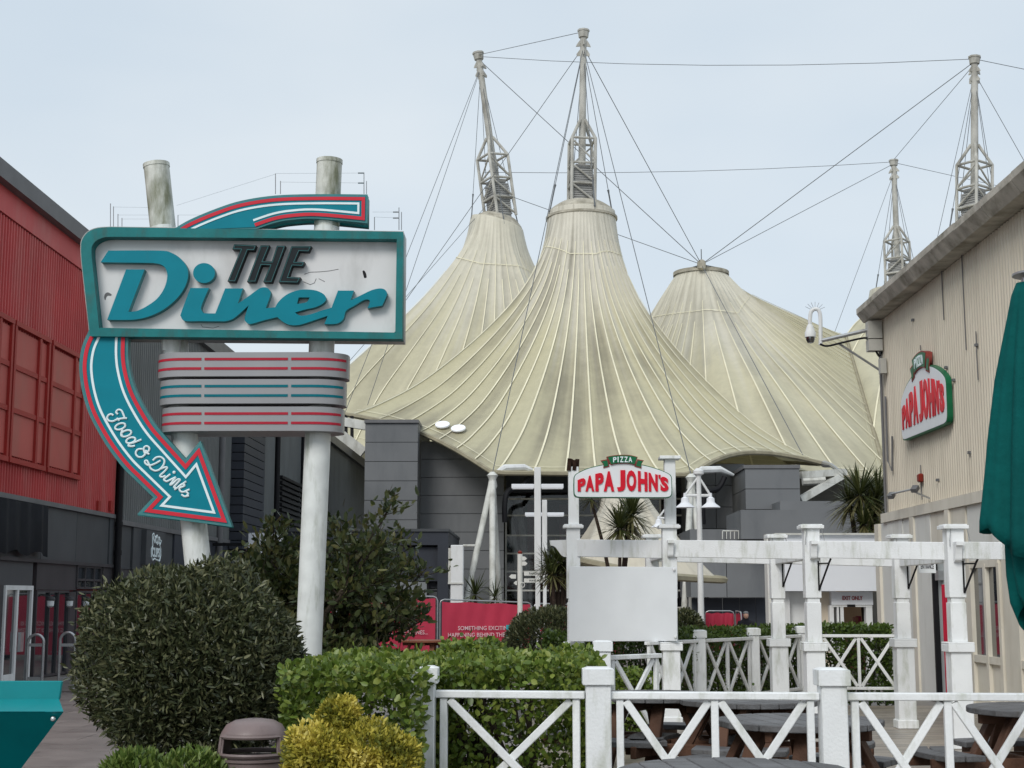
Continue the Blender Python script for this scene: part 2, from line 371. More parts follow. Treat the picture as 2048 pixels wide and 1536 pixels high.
def shell_ellipsoid(c, rad, n, seed, amp=.06, freq=2.5, inner=.72, zmin=-.9, stray=.025):
    r = np.random.default_rng(seed); u = r.normal(size=(n, 3)); u /= np.linalg.norm(u, axis=1)[:, None]
    u = u[u[:, 2] > zmin]; n = len(u)
    k = 1+lump(u, amp, freq, seed+1)
    t = 1-(1-inner)*r.uniform(0, 1, n)**1.6
    sm = r.uniform(0, 1, n) < stray; t = np.where(sm, 1+.06*r.uniform(0, 1, n)**2, t)
    rad = np.array(rad); p = np.array(c)+u*rad*(k*t)[:, None]
    nn = u/rad; nn /= np.linalg.norm(nn, axis=1)[:, None]
    return p, nn
def shell_box(a, b, wd, z0, z1, n, seed, inner=.16, amp=.03, faces=None):
    """hedge: straight run a->b (xy), width wd"""
    r = np.random.default_rng(seed); a, b = np.array(a, float), np.array(b, float); d = b-a; L = np.hypot(*d); d = d/L; s = np.array((-d[1], d[0]))
    H = z1-z0; areas = np.array([L*wd, L*H, L*H, wd*H, wd*H]); pr = areas/areas.sum(); f = r.choice(5, n, p=pr)
    u, v = r.uniform(0, 1, n), r.uniform(0, 1, n); dep = inner*r.uniform(0, 1, n)**1.5
    l = np.where(f < 3, u*L, np.where(f == 3, dep, L-dep)); w_ = np.where(f == 0, (v-.5)*wd, np.where(f == 1, -wd/2+dep, np.where(f == 2, wd/2-dep, (u-.5)*wd)))
    z = np.where(f == 0, H-dep, v*H)
    nl = np.select([f == 3, f == 4], [-1., 1.], 0.); nw = np.select([f == 1, f == 2], [-1., 1.], 0.); nz_ = np.where(f == 0, 1., 0.)
    p = np.stack([a[0]+d[0]*l+s[0]*w_, a[1]+d[1]*l+s[1]*w_, z0+z], 1); nn = np.stack([d[0]*nl+s[0]*nw, d[1]*nl+s[1]*nw, nz_], 1)
    p = p+nn*lump(p, amp, 5, seed+3)[:, None]
    sm = r.uniform(0, 1, n) < .03; p = p+nn*(np.where(sm, .07*r.uniform(0, 1, n)**1.5, 0))[:, None]
    return p, nn
# ================================================================== GROUND
def gbox(mb, x0, x1, y0, y1, dz):
    mb.add([(x0, y0, gz(y0)+dz), (x1, y0, gz(y0)+dz), (x1, y1, gz(y1)+dz), (x0, y1, gz(y1)+dz)], [(0, 1, 2, 3)])
m = MB()
ys = [-60, 0, 22, 40, 90, 1500]
for a, b in zip(ys, ys[1:]):
    m.add([(-900, a, gz(a)-.02), (900, a, gz(a)-.02), (900, b, gz(b)-.02), (-900, b, gz(b)-.02)], [(0, 1, 2, 3)])
ground = tag(m.build('ground', M['paving'], recentre=False), kind='structure')
# paving slabs between the planting bed and the shops
def slab_me(L, W):
    q = MB(); q.box((0, 0, 0), (L-.006, W-.006, .03)); return q.mesh('slab')
y = 10.6; row = 0
sl_cache = {}
while y < 27.5:
    W = [.45, .45, .9, .45, .3][row % 5]; light = y < 13.4
    L = 1.2 if light else .9
    key = (L, W, light)
    if key not in sl_cache:
        sl_cache[key] = slab_me(L, W); sl_cache[key].materials.append(M['slablight' if light else 'slab'])
    x = -9.6+(row % 2)*L/2
    while x < -3.7:
        if x > -8.6:
            o = bpy.data.objects.new('paving_slab', sl_cache[key]); C.objects.link(o); o.parent = ground
            o.location = (x, y, gz(y)-.018-(.004*random.random())-(0 if light else .004)); o.rotation_euler = (math.atan(-.008) if y > 22 else 0, 0, 0)
        x += L
    y += W; row += 1
m = MB(); gbox(m, -3.9, -.05, 5.2, 13.6, .016); tag(m.build('planting_bed', M['soil']), kind='structure')
# deck
m = MB(); m.box((-.02, 5.0, -.015), (6.34, 21.2, .03)); deck = tag(m.build('deck', M['black']), kind='structure')
pm = MB(); pm.box((0, 0, 0), (6.36, .139, .028)); pme = pm.mesh('deck_plank'); pme.materials.append(M['deck'])
for i in range(110):
    o = bpy.data.objects.new('deck_plank', pme); C.objects.link(o); o.parent = deck
    wp = V((-.03, 5.0+i*.147, .032+.003*random.random())); o.location = wp-deck.location
DZ = .062
# ================================================================== LEFT RED BUILDING
XL = -10.3
def LW(px, py): return WX(px, py, XL)
def wbox(mb, ya, yb, za, zb, d0, d1, X=XL, s=1):
    mb.box((X+s*d0, ya, za), (X+s*d1, yb, zb)); return mb
def corr(name, X, s, ya, yb, za, zb, pitch, dep, mt, parent, smooth=False):
    q = MB(); n = int(round((yb-ya)/pitch)); pts = []
    for i in range(n):
        y0 = ya+i*(yb-ya)/n; p = (yb-ya)/n
        pts += [(0, y0), (0, y0+p*.45), (dep, y0+p*.58), (dep, y0+p*.88)]
    pts.append((0, yb))
    for (d, yy) in pts: q.v += [(X+s*d, yy, za), (X+s*d, yy, zb)]
    for i in range(len(pts)-1): q.f.append((2*i, 2*i+2, 2*i+3, 2*i+1))
    return q.build(name, mt, parent)
Y0, Y1 = 14.0, LW(226, 1025).y
zred = LW(0, 985).z; zroof = LW(0, 335).z; zgut = LW(0, 372).z; zfas = LW(0, 425).z; zpt = LW(0, 640).z; zpb = LW(0, 912).z
rb = thing('red_building', (XL, Y0, 0), 'red corrugated building with charcoal shopfront at the left edge', 'building')
wbox(MB(), Y0, Y1, -.3, zfas, -6, -.12).build('wall', M['reddark'], rb)
n = 18; stp = (Y1-Y0)/n
for i in range(n):
    corr('cladding_sheet', XL, 1, Y0+i*stp+.004, Y0+(i+1)*stp-.004, zred, zfas-.02, .15, .045, M['redclad'], rb)
wbox(MB(), Y0, Y1+.05, zfas, zgut, -.1, .07).build('fascia', M['redclad'], rb)
wbox(MB(), Y0, Y1+.05, zgut+.003, zroof, -6, .26).build('gutter', M['gutter'], rb)
wbox(MB(), Y0, Y1, zred-.10, zred-.003, -.1, .10).build('drip_rail', M['gutter'], rb)
# framed blind windows
bays = [(15.5, 17.9), (18.0, 20.4), (20.5, 22.9), (23.0, 25.4), (25.5, LW(14, 700).y), (LW(17, 700).y, LW(90, 700).y), (LW(94, 700).y, LW(160, 750).y)]
rows = [zpb, zpb+(zpt-zpb)*.36, zpb+(zpt-zpb)*.69, zpt]
for ya, yb in bays:
    fr = MB(); T = .10
    wbox(fr, ya, yb, zpb-T, zpb, .03, .14); wbox(fr, ya, yb, zpt, zpt+T, .03, .14)
    wbox(fr, ya, ya+T, zpb, zpt, .03, .13); wbox(fr, yb-T, yb, zpb, zpt, .03, .13)
    ym = ya+(yb-ya)*.72; wbox(fr, ym-.06, ym+.06, zpb, zpt, .03, .125)
    for z in rows[1:3]: wbox(fr, ya+T, yb-T, z-.05, z+.05, .03, .11)
    f = fr.build('blind_window', M['reddark'], rb)
    for z0, z1 in zip(rows, rows[1:]):
        for a, b in ((ya+T, ym-.06), (ym+.06, yb-T)):
            wbox(MB(), a, b, z0+.05, z1-.05, .03, .072).build('infill_panel', M['redpanel'], f)
for px in (191, 216):
    p = LW(px, 1012); wbox(MB(), p.y-.1, p.y+.1, p.z-.12, p.z+.12, .045, .10).build('vent', M['reddark'], rb)
# shopfront below
zb1 = LW(0, 1116).z; zdoor = LW(30, 1180).z
ysplit = [Y0, LW(0, 1050).y, LW(82, 1050).y, LW(152, 1050).y, LW(216, 1050).y, Y1]
for i, (a, b) in enumerate(zip(ysplit, ysplit[1:])):
    wbox(MB(), a+.01, b-.01, zb1+.04, zred-.105, -.1, .02+(.03 if i == 4 else 0)).build('upper_panel', M['darkgrey'], rb)
wbox(MB(), Y0, Y1, zb1-.04, zb1+.035, -.1, .09).build('transom_rail', M['shop'], rb)
# black cloth over the old shop sign
a, b = LW(0, 1050).y-2.5, LW(79, 1050).y; za, zb = LW(40, 1107).z, LW(40, 1005).z
q = MB(); nn = 26
for i in range(nn+1):
    t = i/nn; dd = .16+.035*math.sin(i*1.7)+.02*math.sin(i*.6)
    q.v += [(XL+dd+.03, a+(b-a)*t, za+.05*math.sin(i*.9)), (XL+dd, a+(b-a)*t, zb), (XL+.021, a+(b-a)*t, zb+.03)]
for i in range(nn):
    for k in (0, 1): q.f.append((3*i+k, 3*i+3+k, 3*i+4+k, 3*i+1+k))
q.build('cloth_cover', M['blackcloth'], rb, smooth='all')
def shopglass(ya, yb, za, zb, name='glazing', mt='glass', d=.01):
    return wbox(MB(), ya, yb, za, zb, -.06, d).build(name, M[mt], rb)
g0 = gz(30)-.05
# white framed door
ya, yb = LW(2, 1250).y, LW(58, 1250).y
dr = wbox(MB(), ya, yb, zdoor, zdoor+.09, -.05, .06); wbox(dr, ya, ya+.08, g0, zdoor, -.05, .06); wbox(dr, yb-.08, yb, g0, zdoor, -.05, .06)
ym = LW(28, 1250).y; wbox(dr, ym-.05, ym+.05, g0, zdoor, -.05, .055); wbox(dr, ya+.08, ym-.05, g0, g0+.2, -.05, .05)
door = dr.build('door', M['white_far'], rb)
wbox(MB(), ya+.08, ym-.05, g0+.2, zdoor, -.06, .012).build('pane', M['glass'], door)
wbox(MB(), ym+.05, yb-.08, g0, zdoor, -.06, .012).build('pane', M['glass'], door)
p = LW(32, 1285); wbox(MB(), p.y-.08, p.y+.10, p.z-.18, p.z+.2, .055, .12).build('handle', M['steel'], door)
wbox(MB(), Y0, yb+.02, zdoor+.093, zb1-.042, -.08, .02).build('upper_panel', M['darkgrey'], rb)
wbox(MB(), Y0, ya-.01, g0, zdoor+.09, -.08, .02).build('lower_panel', M['shop'], rb)
# dark doors and windows with their glass
def pane_set(cols, z0, z1, frame=.05, rails=()):
    fr = MB()
    for yy in cols: wbox(fr, yy-frame/2, yy+frame/2, z0, z1, -.05, .06)
    for z in (z0, z1)+tuple(rails): wbox(fr, cols[0], cols[-1], z-frame/2, z+frame/2, -.05, .052)
    f = fr.build('window_frame', M['shop'], rb)
    for a_, b_ in zip(cols, cols[1:]):
        zs = [z0]+list(rails)+[z1]
        for c, d in zip(zs, zs[1:]): wbox(MB(), a_+frame/2, b_-frame/2, c+frame/2, d-frame/2, -.055, .014).build('pane', M['glass'], f)
zt = LW(100, 1183).z
pane_set([LW(x, 1250).y for x in (66, 92, 110, 131)], g0+.06, zt)
pane_set([LW(x, 1250).y for x in (147, 164, 182, 192)], LW(160, 1300).z, zt)
pane_set([LW(x, 1160).y for x in (150, 166, 184, 198)], LW(170, 1176).z, zb1-.06, rails=(LW(170, 1160).z,))
wbox(MB(), LW(132, 1250).y+.04, LW(146, 1250).y-.04, g0, zt, -.08, .05).build('pilaster', M['shop'], rb)
wbox(MB(), LW(66, 1250).y, LW(147, 1250).y, zt+.035, zb1-.042, -.08, .03).build('upper_panel', M['shop'], rb)
wbox(MB(), LW(199, 1250).y+.03, Y1, g0, zb1-.042, -.08, .03).build('pilaster', M['shop'], rb)
sr = wbox(MB(), LW(147, 1250).y, LW(198, 1250).y, g0, LW(160, 1300).z-.03, -.08, .02).build('stall_riser', M['shop'], rb)
for a_, b_ in ((150, 158), (160, 174), (177, 192)):
    wbox(MB(), LW(a_, 1320).y, LW(b_, 1320).y, g0+.15, LW(160, 1300).z-.15, .02, .045).build('raised_panel', M['shop'], sr)
# bulkhead lamps
for i, px in enumerate((82, 121, 155)):
    p = LW(px, 1205) 
    q = MB(); q.lathe([(.03, .13), (.085, .11), (.10, .06), (.09, .04)], (XL+.2, p.y, p.z), 12); q.box((XL+.06, p.y-.02, p.z+.12), (XL+.2, p.y+.02, p.z+.15))
    l = q.build('bulkhead_lamp', M['shop'], rb, smooth=True)
    MB().lathe([(.03, -.10), (.07, -.07), (.075, .0), (.08, .04)], (XL+.2, p.y, p.z), 12).build('globe', M['pizzawhite'], l, smooth=True)
q = MB(); yy = LW(224, 1000).y+.12; q.tube([(XL+.16, yy, g0), (XL+.16, yy, zfas)], .085, 12)
for z in (1.0, 2.6, 3.3, 5.5, 7.5): q.tube([(XL+.16, yy, z), (XL+.16, yy, z+.12)], .10, 12)
q.build('downpipe', M['black'], rb, smooth=True)
# ---- grey building beyond
yA, yB = Y1+.3, 112.0
gb = thing('grey_building', (XL, yA, 0), 'long grey corrugated building behind the arrow sign', 'building')
wbox(MB(), yA, yB, -1, zroof-.5, -6, -.1).build('wall', M['greyclad'], gb)
yy = yA; k = 0
while yy < yB-.5:
    e = min(yy+2.4, yB)
    corr('cladding_sheet', XL, 1, yy+.005, e-.005, zred-.1, zroof-.5, .2, .05, M['greyclad'], gb); yy = e
wbox(MB(), yA, yB, zroof-.5, zroof, -6, .22).build('gutter', M['gutter'], gb)
wbox(MB(), yA, yB, zred-.22, zred-.1, -.1, .10).build('drip_rail', M['gutter'], gb)
sp = [yA, LW(262, 1050).y, LW(322, 1050).y, LW(345, 1050).y, LW(385, 1050).y, 52, 60, 70, 86, yB]
for i, (a, b) in enumerate(zip(sp, sp[1:])):
    wbox(MB(), a+.02, b-.02, zb1-.05, zred-.225, -.1, .02+.05*(i % 2)).build('upper_panel', M['navy' if i > 2 else 'darkgrey'], gb)
    wbox(MB(), a+.02, b-.02, -1, zb1-.055, -.1, .03*(i % 2)).build('lower_panel', M['shop'], gb)
for px, dp, mt in ((436, .12, 'gutter'), (548, .14, 'black'), (600, .12, 'black')):
    y_ = LW(px, 930).y; MB().tube([(XL+dp, y_, 0), (XL+dp, y_, zroof-.6)], .11, 10).build('downpipe', M[mt], gb, smooth=True)
a, b = LW(459, 930).y, LW(503, 930).y
q = MB(); zz = 3.2
while zz < 9: 
    wbox(q, a, b, zz, zz+.27, .05, .5); zz += .3
q.build('louvre_tower', M['navy'], gb)
a, b = LW(555, 970).y, LW(596, 970).y
for i in range(9): 
    z = 4.6+i*.22; wbox(MB(), a, b, z, z+.12, .05, .2).build('vent_slat', M['black'], gb)
# projecting square shop sign
a, b = LW(277, 1100).y, LW(316, 1100).y; zt, zb = LW(296, 1062).z, LW(296, 1131).z
ss = thing('shop_sign', (XL+.06, (a+b)/2, zb), 'dark square shop sign with white outlined lettering on grey wall', 'sign')
MB().box((XL+.06, a, zb), (XL+.20, b, zt)).build('panel', M['darkgrey'], ss)
hh = zt-zb; cy = (a+b)/2; 
for txt, dz, hgt in (('NQ2', .23, .26), ('CLIPS', -.12, .28)):
    put_text('lettering', txt, (XL+.205, cy, (zt+zb)/2+dz*hh), (0, 1, 0), (0, 0, 1), (b-a)*.40, hh*hgt, M['signwhite'], ss, .004, .035)
q = [(0, -.33), (.18, -.36), (.24, -.2), (.22, .02), (.17, .1), (.24, .24), (.1, .28), (.02, .38), (-.1, .30), (-.16, .42), (-.22, .38), (-.2, .05), (-.25, -.05), (-.24, -.26), (-.17, -.36), (-.08, -.3)]
pts = [(XL+.206, cy+x*(b-a), (zt+zb)/2+z*hh) for x, z in q]
MB().tube(pts+pts[:1], .022, 6).build('outline', M['signwhite'], ss)
# ================================================================== PAVILION WALLS
YP = 66
def panel_wall(root, xs, zs, Y, mt, dep=.3, yf=None, name='wall_panel'):
    for i, (a, b) in enumerate(zip(xs, xs[1:])):
        ya = Y if yf is None else yf(a); yb = Y if yf is None else yf(b)
        for z0, z1 in zip(zs, zs[1:]):
            MB().prism([(a+.012, ya, z0+.012), (b-.012, yb, z0+.012), (b-.012, yb, z1-.012), (a+.012, ya, z1-.012)], (0, dep, 0)).build(name, mt, root)
pav = thing('pavilion', (0, YP, gz(YP)), 'charcoal panelled pavilion hall under the tents', 'building')
zg = gz(YP)-.1
def XP(px, Y=YP): return P(px, 1000, Y).x
# left flat pier
z0, z1 = 3.2, P(780, 846, 63).z; rows_ = list(np.linspace(z0, z1, 8))
panel_wall(pav, [XP(728, 63), XP(835, 63)], rows_, 63, M['pavgrey'])
MB().box((XP(727, 63), 62.9, z1), (XP(836, 63), 70, z1+.14)).build('coping', M['gutter'], pav)
MB().box((XP(728, 63), 63.3, zg), (XP(835, 63), 75, z1)).build('core', M['pavgrey'], pav)
# curving wall
yf = lambda x: 64.6+.012*(x-XP(1010))**2
rows_ = list(np.linspace(zg, 8.5, 12))
xs = list(np.linspace(XP(830, 65), XP(1008, 65), 13))
for z0_, z1_ in zip(rows_, rows_[1:]):
    q = MB()
    for x in xs: q.v += [(x, yf(x), z0_+.012), (x, yf(x), z1_-.012), (x, yf(x)+.3, z0_+.012), (x, yf(x)+.3, z1_-.012)]
    for i in range(len(xs)-1):
        a, b = 4*i, 4*i+4; q.f += [(a, b, b+1, a+1), (a+1, b+1, b+3, a+3), (a+2, b+2, b, a)]
    q.build('wall_panel', M['pavgrey'], pav, smooth=True)
MB().box((XP(835, 65), 69, zg), (XP(1000, 65), 80, 8.4)).build('core', M['pavgrey'], pav)
# glazed entrance
gx0, gx1 = XP(1012), XP(1372); gzs = [P(1100, y_, YP).z for y_ in (1215, 1181, 1143, 1107, 1071, 1031, 998, 985)]
MB().box((gx0, YP+.0, gzs[-1]), (gx1, YP+6, 8.2)).build('lintel', M['navy'], pav)
MB().box((gx0-2, YP+6, zg), (gx1+2, YP+6.2, 8.2)).build('back_wall', M['interiordark'], pav)
MB().box((gx0, YP+3, gzs[1]+.05), (gx1, YP+3.2, gzs[2]-.05)).build('inner_red_band', M['interiorred'], pav)
for i, px in enumerate(range(1020, 1370, 34)):
    MB().box((XP(px), YP+4, gzs[2]), (XP(px+18), YP+4.1, gzs[6])).build('curtain', M['interiorred' if i % 2 else 'interiordark'], pav)
fr = MB()
for z in gzs[:-1]: fr.box((gx0, YP-.05, z-.035), (gx1, YP+.06, z+.035))
cols_ = [gx0, XP(1076), XP(1138), XP(1200), XP(1262), XP(1320), gx1]
for x in cols_: fr.box((x-.04, YP-.04, zg), (x+.04, YP+.05, gzs[-1]))
wfr = fr.build('window_frame', M['wornwhite'], pav)
gm = bpy.data.materials.new('clear_glass'); gm.use_nodes = True; t_ = gm.node_tree
g1 = N(t_, 'ShaderNodeBsdfTransparent'); g1.inputs[0].default_value = (.72, .74, .76, 1); g2 = N(t_, 'ShaderNodeBsdfGlossy'); g2.inputs['Roughness'].default_value = .03
fz = N(t_, 'ShaderNodeFresnel'); fz.inputs[0].default_value = 1.5; ms_ = N(t_, 'ShaderNodeMixShader')
t_.links.new(fz.outputs[0], ms_.inputs[0]); t_.links.new(g1.outputs[0], ms_.inputs[1]); t_.links.new(g2.outputs[0], ms_.inputs[2]); t_.links.new(ms_.outputs[0], t_.nodes['Material Output'].inputs[0])
M['clear'] = gm
for a, b in zip(cols_, cols_[1:]):
    for z0_, z1_ in zip(gzs, gzs[1:]):
        MB().box((a+.04, YP, z0_+.035), (b-.04, YP+.02, z1_-.035)).build('pane', gm, wfr)
for px0, px1 in ((1050, 1062), (1022, 1052)):
    MB().tube([P(px0-20, 930, YP+2), P(px1, 1230, YP+2)], .16, 8).build('inner_strut', M['wornwhite'], pav, smooth=True)
# right hand walls
rows_ = list(np.linspace(P(1400, 1145, 64).z, 7.4, 6))
panel_wall(pav, [XP(1370, 64), XP(1432, 64), XP(1490, 64)], rows_, 64, M['pavgrey'])
MB().box((XP(1372, 64), 64.4, zg), (XP(1600, 64), 75, 7.3)).build('core', M['pavgrey'], pav)
rows_ = list(np.linspace(P(1500, 1060, 60).z, P(1500, 937, 60).z, 4))
panel_wall(pav, [XP(1491, 60), XP(1601, 60)], rows_, 60, M['pavgrey'], dep=5)
MB().box((XP(1490, 60)-.03, 59.95, P(1500, 937, 60).z), (XP(1602, 60), 65, P(1500, 930, 60).z)).build('coping', M['gutter'], pav)
rows_ = [P(1400, y_, 56).z for y_ in (1195, 1105, 1058)]
panel_wall(pav, [XP(1378, 56), XP(1450, 56), XP(1535, 56)], rows_, 56, M['pavgrey'], dep=4)
for i, (a, b) in enumerate(zip((1380, 1404, 1442, 1475, 1507, 1536), (1403, 1440, 1474, 1506, 1535, 1566))):
    MB().box((XP(a, 57), 57, gz(57)-.05), (XP(b, 57), 57.1, P(a, 1196, 57).z)).build('shopfront_panel', M['navy'], pav)
MB().box((XP(1560, 58), 58, gz(52)), (XP(1800, 58), 62, P(1700, 1002, 58).z)).build('side_block', M['pavgrey'], pav)
MB().box((XP(1532, 51.8), 51.6, P(1535, 1195, 52).z), (XP(1539, 51.8), 51.9, P(1535, 1130, 52).z)).build('red_blade_sign', M['doorred'], pav)
MB().box((XP(1480, 55), 54.9, P(1500, 1078, 55).z), (XP(1600, 55), 59, P(1500, 1020, 55).z)).build('parapet', M['pavgrey'], pav)
MB().box((XP(1590, 76), 76, zg), (XP(1800, 76), 78, P(1700, 952, 76).z)).build('rear_wall', M['pavgrey'], pav)
# roof rails
q = MB()
for px in range(1445, 1512, 8): q.tube([P(px, 1078, 55.5), P(px, 1062, 55.5)], .02, 5)
q.tube([P(1445, 1062, 55.5), P(1510, 1062, 55.5)], .025, 5); q.build('roof_rail', M['wornwhite'], pav)
# dark blue shop block left of centre
YB = 53; sx0, sx1 = XP(520, YB), XP(897, YB); zt = P(850, 1062, YB).z; g = gz(YB)-.05
sb = thing('navy_shop', ((sx0+sx1)/2, YB, g), 'low navy flat-roofed shop block beside the red barriers', 'building')
MB().box((sx0, YB+.5, 1.9), (sx1, YB+8, zt)).build('wall', M['navy'], sb)
MB().box((sx0, YB+.0, P(850, 1090, YB).z), (sx1, YB+.5, zt)).build('fascia', M['navy'], sb)
MB().box((sx0, YB-.06, zt-.02), (sx1+.03, YB+8, zt+.08)).build('coping', M['darkgrey'], sb)
for a, b in ((876, 897), (520, 540)): MB().box((XP(a, YB), YB, g), (XP(b, YB), YB+1, P(850, 1090, YB).z)).build('pier', M['navy'], sb)
MB().box((XP(700, YB), YB+.2, P(850, 1162, YB).z), (XP(876, YB), YB+.5, P(850, 1094, YB).z)).build('sign_box', M['navy'], sb)
fr = MB(); zz0, zz1 = P(800, 1182, YB).z, P(800, 1162, YB).z
for px in (540, 600, 660, 740, 796, 856, 876): fr.box((XP(px, YB)-.04, YB+.36, g), (XP(px, YB)+.04, YB+.46, zz1))
for z in (zz0, zz1): fr.box((sx0, YB+.36, z-.03), (XP(876, YB), YB+.47, z+.03))
f = fr.build('window_frame', M['black'], sb)
for a, b in ((540, 600), (600, 660), (660, 740), (740, 796), (796, 856)):
    MB().box((XP(a, YB)+.05, YB+.42, g), (XP(b, YB)-.05, YB+.45, zz1)).build('pane', M['glass'], f)
# white painted panel wall seen through the tree
sbd = MB().box((XP(500, 47), 46.9, P(470, 1110, 47).z), (XP(568, 47), 47.1, P(470, 1066, 47).z)).build('white_sign_board', M['fascia_white'], gb); MB().box((XL, 46.95, P(470, 1092, 47).z), (XP(500, 47), 47.05, P(470, 1086, 47).z)).build('sign_arm', M['black'], sbd)
# white box pillar
YW = 50
q = MB().box((XP(902, YW), YW, gz(YW)), (XP(927, YW), YW+.5, P(910, 1090, YW).z)); 
wp_ = thing('service_pillar', (XP(914, YW), YW, gz(YW)), 'square pale steel service pillar beside navy shop', 'pillar')
q.build('casing', M['white_far'], wp_, bevel=.02)
MB().box((XP(897, YW), YW+.1, P(900, 1166, YW).z), (XP(902, YW)-.004, YW+.4, P(900, 1096, YW).z)).build('side_flange', M['wornwhite'], wp_)
MB().box((XP(897, YW), YW-.05, P(900, 1168, YW).z), (XP(928, YW), YW-.004, P(900, 1165, YW).z)).build('band', M['wornwhite'], wp_)
MB().tube([P(926, 1091, YW-.1), P(950, 1091, YW-.1)], .04, 6).build('bracket_arm', M['wornwhite'], wp_)
# ================================================================== TENTS
def memb_mat(name, top, mid, low, seed, grime=.5):
    m = bpy.data.materials.new(name); m.use_nodes = True; t = m.node_tree; L = t.links; b = t.nodes['Principled BSDF']
    uv = N(t, 'ShaderNodeUVMap', uv_map='UVMap'); sx = N(t, 'ShaderNodeSeparateXYZ'); L.new(uv.outputs[0], sx.inputs[0])
    # fine radial streaks: many along u, few along v
    mp = N(t, 'ShaderNodeMapping'); mp.inputs['Scale'].default_value = (150, 2.2, 1); mp.inputs['Location'].default_value = (seed, seed, 0); L.new(uv.outputs[0], mp.inputs[0])
    st = N(t, 'ShaderNodeTexNoise'); st.inputs['Scale'].default_value = 1; st.inputs['Detail'].default_value = 4; L.new(mp.outputs[0], st.inputs['Vector'])
    ad = N(t, 'ShaderNodeMath', operation='MULTIPLY_ADD'); L.new(st.outputs[0], ad.inputs[0]); ad.inputs[1].default_value = .62; L.new(sx.outputs['Y'], ad.inputs[2])
    r = N(t, 'ShaderNodeValToRGB'); e = r.color_ramp.elements
    e[0].position = .36; e[0].color = (*top, 1); e[1].position = 1.0; e[1].color = (*low, 1)
    k = e.new(.52); k.color = (*[x*.96 for x in top], 1); k = e.new(.68); k.color = (*mid, 1)
    sc = N(t, 'ShaderNodeMath', operation='MULTIPLY'); L.new(ad.outputs[0], sc.inputs[0]); sc.inputs[1].default_value = .78
    L.new(sc.outputs[0], r.inputs[0])
    geo = N(t, 'ShaderNodeNewGeometry')
    n2 = N(t, 'ShaderNodeTexNoise'); n2.inputs['Scale'].default_value = .10; n2.inputs['Detail'].default_value = 9; n2.inputs['Roughness'].default_value = .62; L.new(geo.outputs['Position'], n2.inputs['Vector'])
    mp2 = N(t, 'ShaderNodeMapping'); mp2.inputs['Scale'].default_value = (55, 1.1, 1); mp2.inputs['Location'].default_value = (seed*2, 3, 0); L.new(uv.outputs[0], mp2.inputs[0])
    n3 = N(t, 'ShaderNodeTexNoise'); n3.inputs['Scale'].default_value = 1; n3.inputs['Detail'].default_value = 6; L.new(mp2.outputs[0], n3.inputs['Vector'])
    mu = N(t, 'ShaderNodeMath', operation='MULTIPLY'); L.new(n2.outputs[0], mu.inputs[0]); L.new(n3.outputs[0], mu.inputs[1])
    mr = N(t, 'ShaderNodeMapRange'); mr.inputs[1].default_value = .235; mr.inputs[2].default_value = .36; mr.inputs[4].default_value = grime; L.new(mu.outputs[0], mr.inputs[0])
    mx = N(t, 'ShaderNodeMix', data_type='RGBA'); L.new(mr.outputs[0], mx.inputs[0]); L.new(r.outputs[0], mx.inputs[6]); mx.inputs[7].default_value = (.27, .245, .18, 1)
    n4 = N(t, 'ShaderNodeTexNoise'); n4.inputs['Scale'].default_value = 2.2; n4.inputs['Detail'].default_value = 6; L.new(geo.outputs['Position'], n4.inputs['Vector']); n4.inputs['Roughness'].default_value = .7
    m4 = N(t, 'ShaderNodeMapRange'); m4.inputs[1].default_value = .3; m4.inputs[2].default_value = .7; m4.inputs[3].default_value = .93; m4.inputs[4].default_value = 1.05; L.new(n4.outputs[0], m4.inputs[0])
    c4 = N(t, 'ShaderNodeMix', data_type='RGBA', blend_type='MULTIPLY'); c4.inputs[0].default_value = 1; L.new(mx.outputs[2], c4.inputs[6]); L.new(m4.outputs[0], c4.inputs[7])
    L.new(c4.outputs[2], b.inputs['Base Color']); b.inputs['Roughness'].default_value = .42; b.inputs['Specular IOR Level'].default_value = .35
    tr = N(t, 'ShaderNodeBsdfTranslucent'); L.new(c4.outputs[2], tr.inputs[0]); ms = N(t, 'ShaderNodeMixShader'); ms.inputs[0].default_value = .2
    L.new(b.outputs[0], ms.inputs[1]); L.new(tr.outputs[0], ms.inputs[2]); L.new(ms.outputs[0], t.nodes['Material Output'].inputs[0])
    return m
MT1 = memb_mat('membrane_main', (.72, .68, .575), (.615, .57, .385), (.555, .515, .345), 3.1, .75)
MT2 = memb_mat('membrane_rear', (.73, .69, .57), (.65, .605, .43), (.63, .59, .42), 7.7, .4)
M['seam'] = mat('membrane_seam', (.76, .71, .53), .5, .1, .6)
M['edge'] = mat('membrane_edge', (.30, .27, .19), .6, .2, 2)
PROF1 = [(0, 0), (.02, .09), (.062, .20), (.175, .385), (.38, .60), (.66, .825), (.87, .945), (1, 1)]
PROF2 = [(0, 0), (.045, .10), (.14, .22), (.34, .42), (.60, .63), (.80, .79), (.93, .92), (1, 1)]
PROF3 = [(0, 0), (.09, .115), (.19, .245), (.36, .415), (.56, .595), (.78, .80), (.91, .92), (1, 1)]
def make_prof(tb):
    pc = np.array(catmull(tb, 8)); TP = np.linspace(0, 1, len(pc))
    return lambda t: (np.interp(t, TP, pc[:, 0]), np.interp(t, TP, pc[:, 1]))
